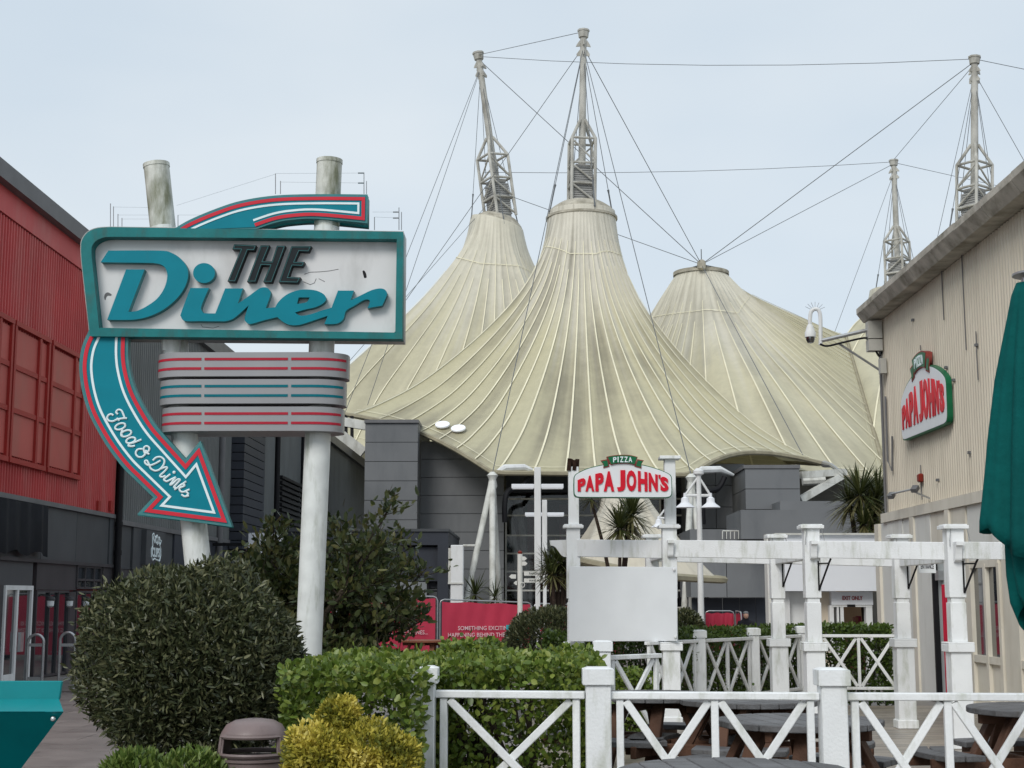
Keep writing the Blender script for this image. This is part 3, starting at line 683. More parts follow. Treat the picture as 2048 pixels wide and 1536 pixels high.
class Tent:
    def __init__(s, ax, ringR, ringZ, corners, sag=.10, lift=0, tilt=(0, 0), pf=PROF1):
        s.prof = make_prof(pf)
        s.ax = np.array(ax, float); s.R = ringR; s.z = ringZ; s.tilt = tilt
        pts = []; n = len(corners)
        for i in range(n):
            a, b = np.array(corners[i], float), np.array(corners[(i+1) % n], float); ln = np.hypot(*(b-a)[:2])
            for k in range(40):
                t = k/40; p = a+(b-a)*t; inw = s.ax-p[:2]; inw = inw/np.hypot(*inw)
                lf = lift[i] if isinstance(lift, (list, tuple)) else lift
                w_ = 4*t*(1-t)*(sag[i] if isinstance(sag, (list, tuple)) else sag)*ln; p = p.copy(); p[:2] += inw*w_; p[2] += lf*ln*4*t*(1-t); pts.append(p)
        pts = np.array(pts); an = np.arctan2(pts[:, 1]-s.ax[1], pts[:, 0]-s.ax[0]); o = np.argsort(an); an, pts = an[o], pts[o]
        s.an = np.concatenate([an-2*PI, an, an+2*PI]); s.pt = np.concatenate([pts, pts, pts])
    def E(s, th): return np.stack([np.interp(th, s.an, s.pt[:, i]) for i in range(3)], -1)
    def pos(s, th, t, bil=0):
        th, t = np.broadcast_arrays(np.asarray(th, float), np.asarray(t, float))
        e = s.E(th); u, v = s.prof(t); c, sn = np.cos(th), np.sin(th)
        rx, ry = s.ax[0]+s.R*c, s.ax[1]+s.R*sn; rz = s.z+s.tilt[0]*c*s.R+s.tilt[1]*sn*s.R
        return np.stack([rx+(e[..., 0]-rx)*u, ry+(e[..., 1]-ry)*u, rz+(e[..., 2]-rz)*v+bil], -1)
def build_tent(name, T, npan, label, mt, th0=-PI, th1=PI, rows=44, cols=4, seams=True, hseams=(.93, .275), seamw=.05):
    c = T.E(np.array(0.)); root = thing(name, (float(T.ax[0]), float(T.ax[1]), 6.5), label, 'tent', 'tensile tents')
    ths = np.linspace(th0, th1, npan+1); tt = np.linspace(0, 1, rows+1)
    for i in range(npan):
        cs = np.linspace(ths[i], ths[i+1], cols+1); A, B = np.meshgrid(cs, tt)
        x = (A-ths[i])/(ths[i+1]-ths[i]); bil = -.16*4*x*(1-x)*np.sin(PI*np.clip(B, 0, 1))**.8
        p = T.pos(A, B, bil).reshape(-1, 3)
        q = MB(); q.v = [tuple(map(float, r)) for r in p]; W = cols+1
        q.f = [(r*W+k, (r+1)*W+k, (r+1)*W+k+1, r*W+k+1) for r in range(rows) for k in range(cols)]
        me = q.mesh('membrane_panel'); uvl = me.uv_layers.new(name='UVMap'); li = np.empty(len(me.loops), 'i'); me.loops.foreach_get('vertex_index', li)
        uvc = np.stack([(A.ravel()+PI)/(2*PI), B.ravel()], 1)[li]; uvl.data.foreach_set('uv', uvc.astype('f').ravel())
        link('membrane_panel', me, mt, root, smooth='all')
    if seams:
        for th in ths[:-1] if th1-th0 > 6.2 else ths:
            t_ = np.linspace(.33, 1, 26) if int(round((th-th0)/(th1-th0)*npan)) % 2 else np.linspace(.22, 1, 30)
            p = T.pos(th, t_); q = MB(); e = np.array((-math.sin(th), math.cos(th), 0))
            nn_ = np.array((math.cos(th)*.4, math.sin(th)*.4, .9))
            for j, r in enumerate(p):
                w_ = seamw*(.35+.65*min(1, (t_[j]-.2)/.5)); up = r+nn_*.05
                q.v += [tuple(map(float, up-e*w_)), tuple(map(float, up+e*w_))]
            q.f = [(2*j, 2*j+1, 2*j+3, 2*j+2) for j in range(len(p)-1)]
            q.build('seam', M['seam'], root, smooth='all')
    A = np.linspace(th0, th1, 200)
    for h in hseams:
        p0, p1 = T.pos(A, h-.0014), T.pos(A, h+.0014); q = MB()
        for a_, b_ in zip(p0, p1): q.v += [(a_[0], a_[1], a_[2]+.045), (b_[0], b_[1], b_[2]+.045)]
        q.f = [(2*j, 2*j+1, 2*j+3, 2*j+2) for j in range(len(A)-1)]; q.build('seam', M['seam'], root, smooth='all')
    q = MB(); q.tube(T.pos(A, np.ones(200)).tolist(), .11, 6); q.build('edge_cable', M['edge'], root, smooth=True)
    return root
def PX(px, py, Y): return tuple(P(px, py, Y))
ax1 = P(1163, 425, 75)
cA, cB, cC, cD = PX(985, 946, 59.5), PX(1382, 950, 59.5), PX(1648, 928, 66), PX(686, 828, 66)
T1 = Tent((ax1.x, 75), 1.78, ax1.z, [cA, cB, cC, (12, 84, 9), (-6, 84, 9), cD], sag=.115, lift=(.01, .085, .02, .02, .02, .035))
t1 = build_tent('tensile_tent', T1, 72, 'large front cone of the khaki tensile roof with centre mast', MT1, seamw=.042)
ax2 = P(994, 448, 94)
T2 = Tent((ax2.x, 94), 1.75, ax2.z, [PX(575, 862, 82), (-6.5, 80, 9), (4, 82, 10), (9, 96, 11), (2, 110, 10), (-13, 106, 9)], sag=.08, tilt=(-.28, 0), pf=PROF2)
t2 = build_tent('tensile_tent', T2, 56, 'cream tent cone behind the front cone, under the leaning mast', MT2, seamw=.045)
ax3 = P(1402, 549, 88)
c31, c32 = P(1690, 668, 95), P(1775, 960, 70)
T3 = Tent((ax3.x, 88), 1.55, ax3.z, [PX(1470, 930, 69), PX(1640, 948, 68), tuple(c32), tuple(c31), (16, 104, 14), (3, 104, 11), (-1, 88, 9.5)], sag=(.05, .05, 0, .05, .05, .05, .05), pf=PROF3)
t3 = build_tent('tensile_tent', T3, 60, 'mastless tent cone hung from cables right of the centre mast', MT2, seamw=.045)
ax4 = P(1795, 580, 100)
T4 = Tent((ax4.x, 100), 1.9, ax4.z, [tuple(c32+V((.05, .1, 0))), (24, 76, 8), (36, 100, 9), (26, 118, 10), (19, 108, 13), tuple(c31+V((.05, .1, 0)))], sag=(.05, .05, .05, .05, .05, 0), pf=PROF2)
ax6 = P(1949, 470, 80)
T6 = Tent((ax6.x, 80), 1.75, ax6.z, [(17.6, 70, 7.5), (31, 69, 7), (36, 80, 8), (30, 92, 9), (18.5, 90, 9)], sag=.06, pf=PROF1)
t6 = build_tent('tensile_tent', T6, 26, 'tent cone behind the cream roof under the tall right mast', MT2, seamw=.045)
t4 = build_tent('tensile_tent', T4, 30, 'tent cone at far right mostly hidden by the cream building', MT2, seamw=.045)
# valley strip between the two right hand tents
q = MB(); K = 24
for i in range(K+1):
    t_ = i/K; p = c31.lerp(c32, t_); inw = V((ax3.x, 88, 0))-V((p.x, p.y, 0)); inw.normalize()
    ln = math.hypot(c32.x-c31.x, c32.y-c31.y); b_ = p.copy(); c_ = b_.copy(); c_.x += .45+.9*4*t_*(1-t_)*.6
    q.v += [tuple(b_+V((-.3, 0, -.02))), tuple((b_+c_)/2+V((0, -.2, -.25))), tuple(c_+V((.2, 0, .0)))]
q.f = [(3*i+k, 3*i+k+1, 3*i+k+4, 3*i+k+3) for i in range(K) for k in (0, 1)]
q.build('valley_gutter', mat('valley_membrane', (.46, .43, .27), .5, .15, .8, (.2, .19, .12), .6, (.7, .7, 1.5), .48), t3, smooth='all')
# lit round panels on the front skirt
gA, gT = np.meshgrid(np.linspace(-PI, 0, 500), np.linspace(.6, 1, 160)); gp = T1.pos(gA, gT).reshape(-1, 3); gpx = np.array([proj(p) for p in gp])
for px, py in ((885, 850), (917, 859)):
    dd_ = np.hypot(gpx[:, 0]-px, gpx[:, 1]-py); i = int(np.argmin(np.where(dd_ < 9, gp[:, 1]+dd_*.05, 999))); p = V(gp[i]); th, tt_ = gA.ravel()[i], gT.ravel()[i]
    d1 = V(T1.pos(th+.01, tt_))-p; d2 = V(T1.pos(th, min(1, tt_+.01)))-p; nn_ = d1.cross(d2).normalized()
    if nn_.y > 0: nn_ = -nn_
    MB().lathe([(.33, 0), (.33, .06), (.31, .08)], p+nn_*.06, 28, axis=nn_).build('round_light_panel', mat('round_panel_white', (.95, .96, 1), .4, .01), t1)
# ---- masts
def cable(root, a, b, r=.028, name='cable', sag=0):
    r *= .62
    a, b = V(a), V(b); pts = [a.lerp(b, k/6)-V((0, 0, sag*4*(k/6)*(1-k/6))) for k in range(7)] if sag else [a, b]
    return MB().tube(pts, r, 5).build(name, M['cable'], root)
def mast(name, base, top, sc, label, ringR, ringn=None, turn=.12):
    base, top = V(base), V(top); ax = (top-base); Lm = ax.length; ax.normalize()
    X = ax.cross(V((0, 1, 0))).normalized(); Yv = ax.cross(X)
    ca, sa = math.cos(turn), math.sin(turn); X, Yv = X*ca+Yv*sa, Yv*ca-X*sa
    r = thing(name, base, label, 'mast', 'tent masts')
    def at(x, y, h): return base+X*x+Yv*y+ax*(h*Lm)
    w_ = .62*sc
    MB().tube([at(0, 0, .2), at(0, 0, .97)], [.20*sc, .175*sc], 14).build('pole', M['mast'], r, smooth=True)
    q = MB().tube([at(0, 0, .955), at(0, 0, .99)], [.26*sc, .30*sc], 8); q.tube([at(0, 0, .99), at(0, 0, 1)], .33*sc, 8)
    for k in range(4):
        d = (X*math.cos(k*PI/2)+Yv*math.sin(k*PI/2))
        for h in (.905, .85): q.prism([at(0, 0, h)+d*.1*sc, at(0, 0, h-.004)+d*.40*sc*(.85 if h < .9 else 1), at(0, 0, h+.008)+d*.36*sc, at(0, 0, h+.035)+d*.19*sc], d.cross(ax)*.06*sc)
    q.build('mast_head', M['mast'], r)
    cs = [(-w_, -w_), (w_, -w_), (w_, w_), (-w_, w_)]
    for i, (x, y_) in enumerate(cs):
        MB().tube([at(x, y_, -.01), at(x, y_, .355), at(x*.2, y_*.2, .475)], .085*sc, 8).build('truss_leg', M['mast'], r, smooth=True)
        x2, y2 = cs[(i+1) % 4]
        for h in (.355, .215, .10): MB().tube([at(x, y_, h), at(x2, y2, h)], .07*sc, 8).build('truss_rail', M['mast'], r, smooth=True)
        for (h0, h1) in ((.22, .345), (.105, .205), (.0, .095)):
            a_, b_ = ((x, y_), (x2, y2)) if i % 2 else ((x2, y2), (x, y_))
            MB().tube([at(*a_, h0), at(*b_, h1)], .05*sc, 6).build('truss_brace', M['mast'], r, smooth=True)
    u = w_*.78
    for k in range(15):
        h = .0+k*.0125; MB().prism([at(-u, -u, h), at(u, -u, h), at(u, u, h), at(-u, u, h)], ax*(Lm*.0085)).build('louvre', M['louvre'], r)
    MB().prism([at(-u*.8, -u*.8, .19), at(u*.8, -u*.8, .19), at(u*.8, u*.8, .19), at(-u*.8, u*.8, .19)], ax*(Lm*.022)).build('cap', M['louvre'], r)
    MB().prism([at(-u*.9, -u*.9, -.02), at(u*.9, -u*.9, -.02), at(u*.9, u*.9, -.02), at(-u*.9, u*.9, -.02)], ax*(Lm*.205)).build('louvre_core', M['louvre'], r)
    rn = V(ringn) if ringn else V((0, 0, 1))
    q = MB().lathe([(ringR*1.02, -.42*sc), (ringR*1.0, -.12*sc), (ringR*.9, .1*sc), (ringR*.7, .34*sc), (ringR*.62, .42*sc), (.3*sc, .44*sc)], base-rn*.42*sc, 40, axis=rn)
    q.build('ring_collar', M['ringgrey'], r, smooth=True)
    q = MB().lathe([(ringR*1.0, -.5*sc), (ringR*1.07, -.48*sc), (ringR*1.07, -.36*sc), (ringR*1.0, -.34*sc)], base-rn*.42*sc, 40, axis=rn)
    q.build('ring_rim', M['ringgrey'], r)
    rX = rn.cross(V((0, 1, 0))).normalized(); rY = rn.cross(rX)
    for k in range(4):
        a_ = k*PI/2+.35; e_ = base-rn*.8*sc+(rX*math.cos(a_)+rY*math.sin(a_))*ringR*1.04; h_ = at(0, 0, .885)
        c_ = cable(r, h_, e_, .030)
        m_ = e_.lerp(h_, .16); MB().tube([e_.lerp(h_, .02), e_.lerp(h_, .05), m_, e_.lerp(h_, .18)], [.06, .04, .045, .07], 6).build('turnbuckle', M['cable'], c_)
    return r, at
mb1 = P(1163, 407, 75); m1, at1 = mast('tent_mast', mb1, P(1167, 60, 75), 1.0, 'tall upright tent mast on the front cone, highest in view', 1.78)
mb2 = P(1001, 432, 94); m2, at2 = mast('tent_mast', mb2, P(956, 105, 94), 1.2, 'leaning tent mast with truss cage left of the centre mast', 1.75, (.27, -.05, 1), .6)
mb3 = P(1797, 574, 100); m3, at3 = mast('tent_mast', mb3, P(1787, 320, 100), 1.05, 'shorter tent mast just above the cream roof corner', 1.9, None, .9)
mb4 = P(1949, 452, 80); m4, at4 = mast('tent_mast', mb4, P(1949, 113, 80), 1.1, 'tall tent mast rising behind the cream roof at right', 1.75, None, .6)
node = P(1403, 529, 86)
hub = thing('cable_hub', node, 'small steel hub above the mastless cone where cables meet', 'cable hub')
MB().lathe([(.12, -.32), (.24, -.25), (.27, 0), (.24, .2), (.1, .3)], node, 10).build('hub_body', M['ringgrey'], hub, smooth=True)
MB().tube([node+V((0, 0, .2)), node+V((0, 0, .95))], .03, 5).build('spike', M['cable'], hub)
MB().lathe([(1.72, -.1), (1.72, .12), (1.5, .14)], ax3, 40, caps=False).build('ring_rim', M['ringgrey'], hub)
for k in range(6):
    a_ = k*PI/3+.1; cable(hub, node, ax3+V((math.cos(a_)*1.66, math.sin(a_)*1.66, .1)), .045, 'arm')
cable(m1, at1(0, 0, .99), at2(0, 0, .985), .032); cable(m2, at2(0, 0, .975), at4(0, 0, .985), .032, sag=.5)
cable(m2, at2(0, 0, .955), node, .04); cable(m1, at1(0, 0, .9), node, .034); cable(m4, at4(0, 0, .97), node, .04); cable(m3, at3(0, 0, .97), node, .034)
cable(m3, at3(0, 0, .985), at2(.9, 0, .26), .03, sag=.3); cable(m4, at4(0, 0, .955), at3(0, 0, 1), .03)
cable(m4, at4(0, 0, .985), P(2300, 190, 95), .032); cable(m3, at3(0, 0, .98), P(2300, 440, 115), .03); cable(m4, at4(0, 0, .9), P(2200, 590, 80), .03)
cable(m1, at1(0, 0, .9), cA, .032); cable(m1, at1(0, 0, .9), cB, .032); cable(m1, at1(.0, 0, .9), P(700, 760, 88), .028)
cable(hub, node, P(1612, 922, 67.5), .034)
cable(m2, at2(0, 0, .9), P(690, 825, 80), .03); cable(m2, at2(0, 0, .895), P(735, 810, 78), .03); cable(m2, at2(-.8, 0, .2), P(560, 880, 84), .028); cable(m2, at2(-.8, 0, .12), P(650, 900, 84), .028)
cable(m2, at2(.9, 0, .17), node, .034)
cable(m3, at3(0, 0, .9), P(1668, 668, 98), .026); cable(m4, at4(0, 0, .9), P(1868, 505, 80), .026)
# ---- tripods carrying the corners, steel arms
def tripod(c, feet, label, extra=()):
    c = V(c); r = thing('tripod_support', (c.x, c.y, gz(c.y)), label, 'support', 'tripods carrying the tent corners')
    for f in feet: MB().tube([c-V((0, 0, .25)), V(f)], [.13, .13], 10).build('leg', M['wornwhite'], r, smooth=True)
    q = MB().lathe([(.1, -.4), (.2, -.2), (.15, .1), (.24, .25), (.08, .4)], c-V((0, 0, .35)), 10); q.build('joint', M['wornwhite'], r, smooth=True)
    pts = [c+V((.05, .2, -.05)), c+V((.5, .5, .25)), c+V((1.3, .8, .3)), c+V((1.9, 1.2, .1))]
    MB().tube(pts, [.1, .15, .14, .06], 8).build('corner_plate', M['white_far'], r, smooth=True)
    pts = [c+V((1.5, .9, .0)), c+V((1.2, .8, -.5)), c+V((.65, .5, -.7)), c+V((.5, .4, -1.2)), c+V((.5, .4, -2.0))]
    pts = [V(p) for p in catmull([tuple(p) for p in pts], 4)]
    MB().tube(pts, .12, 8).build('rain_hose', M['black'], r, smooth=True)
    return r
g_ = gz(59)
tripod(cA, [P(913, 1230, 57.5).xy.to_3d()+V((0, 0, g_)), P(985, 1240, 57).xy.to_3d()+V((0, 0, g_)), P(1003, 1230, 61).xy.to_3d()+V((0, 0, g_))], 'white steel tripod under the tent corner left of the entrance')
tripod(cB, [P(1364, 1240, 57.2).xy.to_3d()+V((0, 0, g_)), P(1422, 1240, 58).xy.to_3d()+V((0, 0, g_)), P(1383, 1230, 62).xy.to_3d()+V((0, 0, g_))], 'white steel tripod under the tent corner right of the entrance')
arm = thing('steel_bracket', (cC[0], cC[1], cC[2]-1), 'pale steel bracket arm tying the tent corner to the grey wall', 'bracket')
MB().bar(P(1600, 950, 61), P(1690, 944, 62), .3, .28).build('top_beam', M['wornwhite'], arm); MB().bar(P(1600, 1000, 61), P(1682, 952, 61.8), .3, .28).build('diagonal_beam', M['wornwhite'], arm)
MB().tube([P(1605, 962, 63), P(1650, 960, 63)], .2, 8).build('tie_bar', M['wornwhite'], arm, smooth=True); MB().bar(P(1676, 940, 61.9), P(1676, 962, 61.9), .12, .12).build('pin', M['wornwhite'], arm)
MB().tube([V(cC), P(1662, 930, 64), P(1676, 940, 62)], [.16, .1, .08], 8).build('clamp', M['steel'], arm)
arm2 = thing('steel_bracket', (cD[0], cD[1], cD[2]-1), 'pale steel bracket arms left of the grey pier under the tent edge', 'bracket')
MB().bar(P(676, 842, 65), P(735, 852, 65), .3, .4).build('top_beam', M['wornwhite'], arm2); MB().bar(P(670, 860, 65), P(728, 905, 65), .35, .45).build('diagonal_beam', M['wornwhite'], arm2)
for px in (692, 704): MB().bar(P(px, 832, 65), P(px, 880, 65), .14, .14).build('hanger', M['black'], arm2)
MB().tube([V(cD), P(672, 832, 65)], .1, 6).build('clamp', M['steel'], arm2)
# ---- small entrance canopy
c_ = P(1245, 985, 44)
T5 = Tent((c_.x, 44), .55, P(1245, 965, 44).z, [PX(1150, 1120, 41), PX(1300, 1150, 40), PX(1450, 1160, 42), (5.0, 47.5, 2.6), (.8, 47.5, 2.6)], sag=.1, pf=PROF3)
MT5 = memb_mat('membrane_canopy', (.72, .67, .56), (.70, .65, .53), (.66, .60, .48), 1.3, .5)
t5 = build_tent('entrance_canopy', T5, 14, 'small cream conical canopy behind the pizza sign', MT5, seams=False, hseams=(), rows=18); t5['category'] = 'canopy'; del t5['group']
MB().tube([V((c_.x, 44, gz(44))), c_+V((0, 0, .3))], .12, 8).build('mast_pole', M['wornwhite'], t5, smooth=True)
# ================================================================== RIGHT CREAM BUILDING
XR = 6.43; YC = WX(1768, 700, XR).y
def RW(px, py, X=XR): return WX(px, py, X)
zrf = RW(1768, 605).z; zcl = RW(1768, 1027).z; YN = 12.0
cb = thing('cream_building', (XR, YN, 0), 'cream corrugated building with mossy roof edge along the right side', 'building')
MB().box((XR+.1, YN, -.2), (XR+9, YC, zrf-.3)).build('wall', M['cream'], cb)
yy = YC
while yy > YN+.01:
    e = max(yy-.95, YN); corr('cladding_sheet', XR, -1, e+.005, yy-.005, zcl, zrf-.30, .118, .028, M['cream'], cb); yy = e
MB().box((XR+.04, YC-.02, zcl), (XR+9, YC+.05, zrf-.295)).build('end_wall', M['cream'], cb)
MB().box((XR-.035, YC-.06, zcl), (XR+.03, YC+.08, zrf-.295)).build('corner_trim', M['cream'], cb)
yy = YC+.35; k = 0
while yy > YN+.01:
    e = max(yy-1.25, YN); q = MB(); h = .02*random.random()
    q.prism([(XR-.40, e+.008, zrf-.04+h), (XR-.40, e+.008, zrf-.14+h), (XR-.28, e+.008, zrf-.29), (XR+.2, e+.008, zrf-.29), (XR+.2, e+.008, zrf+.05), (XR-.2, e+.008, zrf+.02+h)], (0, yy-e-.016, 0))
    q.build('roof_edge_block', M['rooflip'], cb); yy = e
MB().prism([(XR+.19, YN, zrf-.3), (XR+9, YN, zrf+1.2), (XR+9, YN, zrf+1.3), (XR+.19, YN, zrf+.04)], (0, YC+.3-YN, 0)).build('roof', M['rooflip'], cb)
# moss and weeds on the roof edge
n = 900; r_ = np.random.default_rng(5); pp = np.stack([XR-.15+.25*r_.random(n), YN+(YC-YN)*r_.random(n), np.full(n, zrf+.03)], 1)
leaf_mesh('roof_weeds', pp, np.tile((0, 0, 1.), (n, 1)), .13, .012, leafmat('leaf_dry', [(.2, .19, .12), (.33, .31, .24)]), cb, .75, .2, .5, 4)
# lower wall, slightly proud
XQ = XR-.1
def QW(px, py): return WX(px, py, XQ)
zl = zcl-.03
MB().box((XQ-.05, YN, zl-.16), (XR+.05, YC+.1, zl)).build('string_course', M['creamdoor'], cb)
def low(pa, pb, z0, z1, d, mt, name='lower_panel'):
    a, b = QW(pa, 1200).y, QW(pb, 1200).y; return MB().box((XQ-d, min(a, b)+.006, z0), (XR+.2, max(a, b)-.006, z1)).build(name, mt, cb)
ed = [1763, 1782, 1812, 1834, 1868, 1906, 1940]
for i, (a, b) in enumerate(zip(ed, ed[1:])): low(a, b, 2.32 if i == 4 else 0, zl-.163, .0+.015*(i % 2), M['creamwall'] if i < 4 else M['creamdoor'])
for px in (1763, 1834, 1906): low(px-4, px+4, 0, zl-.165, .05, M['creamdoor'], 'batten')
low(1795, 1808, 0, 2.05, .03, M['creamdoor'], 'side_door')
# entrance door: frosted leaf with red pull handles
a, b = QW(1906, 1250).y+.05, QW(1868, 1250).y-.05
ed_ = MB().box((XQ+.06, a, .07), (XR+.1, b, 2.31)).build('entrance_door', M['doorgrey'], cb)
MB().box((XQ-.02, b-.07, .07), (XQ+.06, b, 2.31)).build('jamb', M['black'], ed_)
for dy in (.12, .24): MB().tube([(XQ-.04, a+dy, .12), (XQ-.04, a+dy, 1.78)], .028, 8).build('handle', M['doorred'], ed_, smooth=True)
MB().box((XQ-.02, a+.55, 1.85), (XQ+.06, a+.75, 2.0)).build('lock_box', M['steel'], ed_)
def window_unit(pa, pb, mull):
    a, b = QW(pb, 1250).y, QW(pa, 1250).y; zt_, zm, z0_ = QW(1965, 1128).z, QW(1965, 1318).z, .07
    fr = MB(); cols = [a]+[QW(x, 1250).y for x in mull]+[b]
    for y_ in cols: fr.box((XQ-.03, y_-.05, z0_), (XR+.1, y_+.05, zt_))
    for z in (z0_+.05, zm, zt_): fr.box((XQ-.025, a, z-.05), (XR+.1, b, z+.05))
    f = fr.build('window_unit', M['creamdoor'], cb)
    for c0, c1 in zip(cols, cols[1:]):
        MB().box((XQ+.03, c0+.05, zm+.05), (XQ+.05, c1-.05, zt_-.05)).build('pane', M['glass'], f)
        MB().box((XQ+.02, c0+.05, z0_+.1), (XQ+.06, c1-.05, zm-.05)).build('bottom_panel', M['creamdoor'], f)
    MB().box((XQ, a-.05, zt_+.05), (XR+.2, b+.05, zl-.163)).build('head_panel', M['creamwall'], cb)
    MB().box((XQ-.12, a-.05, .035), (XQ-.03, b+.05, .11)).build('sill', M['creamdoor'], f)
window_unit(1946, 2004, [1976])
window_unit(2040, 2160, [2075, 2115])
low(2005, 2036, 0, zl-.163, .0, M['creamdoor'])
low(2165, 2500, 0, zl-.163, .0, M['creamwall'])
# fittings on the corner
MB().box((XR-.30, YC-.12, RW(1765, 680).z), (XR-.05, YC+.10, RW(1765, 645).z)).build('junction_box', M['box'], cb)
MB().box((XR-.30, YC-.12, RW(1765, 705).z), (XR-.05, YC+.10, RW(1765, 682).z)).build('junction_box', M['box'], cb)
q = MB(); q.tube([(XR-.08, YC-.02, RW(1765, 705).z), (XR-.08, YC-.02, zcl)], .025, 6); q.tube([(XR-.06, YC-.22, RW(1765, 800).z), (XR-.07, YC-.25, zcl+.9), (XR-.06, YC-.5, zcl+.7), (XR-.06, YC-.6, zcl+1.3)], .018, 6)
q.build('conduit', M['gutter'], cb)
MB().box((XR-.16, YC-.35, RW(1765, 755).z), (XR-.05, YC-.2, RW(1765, 725).z)).build('switch_box', M['box'], cb)
p = RW(1849, 956); al = MB().prism([(XR-.03, p.y-.07, p.z-.07), (XR-.03, p.y+.07, p.z-.07), (XR-.03, p.y+.08, p.z+.07), (XR-.03, p.y-.08, p.z+.07)], (-.08, 0, 0)).build('alarm_box', M['redlamp'], None, bevel=.02)
tag(al, 'small red alarm box on the cream cladding', 'alarm box')
a, b = RW(1873, 977), RW(1823, 984)
fl = thing('floodlight_bar', (XR-.3, a.y, a.z), 'thin bar with two small floodlights under the wall sign', 'floodlight')
MB().tube([(XR-.34, a.y, a.z), (XR-.34, b.y, a.z+.02)], .018, 6).build('bar', M['steel'], fl)
for y_ in (a.y, b.y): MB().bar((XR-.37, y_-.035, a.z-.04), (XR-.31, y_+.035, a.z+.03), .10, .07).build('lamp_head', M['gutter'], fl)
MB().tube([(XR-.34, a.y+.3, a.z), (XR, a.y+.3, a.z-.15)], .016, 6).build('wall_arm', M['steel'], fl)
# lightning and service cables on the cladding
for px, za_, zb_ in ((1846, 930, 1000), (1846, 700, 690), (1893, 640, 500), (1938, 700, 420), (1962, 760, 660)):
    p = RW(px, za_); p2 = RW(px, zb_); MB().tube([(XR-.04, p.y, p.z), (XR-.04, p.y+.01, (p.z+p2.z)/2), (XR-.04, p.y, p2.z)], .009, 5).build('surface_cable', M['gutter'], cb)
for px, py in ((1897, 735), (1912, 760), (1944, 905), (1830, 640), (1958, 690), (1880, 960)):
    p = RW(px, py); MB().box((XR-.06, p.y-.03, p.z-.02), (XR-.02, p.y+.03, p.z+.02)).build('cable_clip', M['gutter'], cb)
# ---- CCTV camera on its bracket
cc = thing('cctv_camera', (XR-.1, YC, RW(1765, 690).z), 'dome camera on a swan-neck bracket at the cream building corner', 'camera')
arm0, arm1 = P(1758, 655, YC+.02), P(1640, 682, YC+.02)
MB().tube([arm0, arm1], .035, 8).build('arm', M['steel'], cc, smooth=True)
MB().tube([P(1676, 686, YC+.02), P(1762, 742, YC+.02)], .022, 6).build('strut', M['steel'], cc, smooth=True)
pts = catmull([tuple(P(x, y_, YC+.02)) for x, y_ in ((1641, 690), (1641, 640), (1638, 622), (1630, 618), (1622, 624), (1620, 640), (1620, 648))], 5)
MB().tube(pts, .036, 8).build('swan_neck', M['white_far'], cc, smooth=True)
MB().tube(catmull([tuple(P(x, y_, YC-.03)) for x, y_ in ((1640, 688), (1655, 692), (1690, 684), (1735, 676), (1748, 694), (1758, 712), (1764, 704))], 5), .02, 6).build('lead', M['black'], cc, smooth=True)
c0 = P(1620.5, 668, YC+.02)
MB().lathe([(.02, .2), (.05, .16), (.075, .10), (.085, .05), (.10, .03), (.10, -.06)], c0, 16).build('housing', M['white_far'], cc, smooth=True)
MB().lathe([(.08, -.06), (.08, -.11), (.055, -.16), (.01, -.175)], c0, 16).build('dome', M['domeglass'], cc, smooth=True)
for k in range(7):
    a_ = math.radians(25+k*21); MB().tube([P(1630, 622, YC+.02)+V((.07*math.cos(a_), 0, .05*math.sin(a_))), P(1630, 622, YC+.02)+V((.2*math.cos(a_), 0, .17*math.sin(a_)))], .004, 4).build('bird_spike', M['steel'], cc)
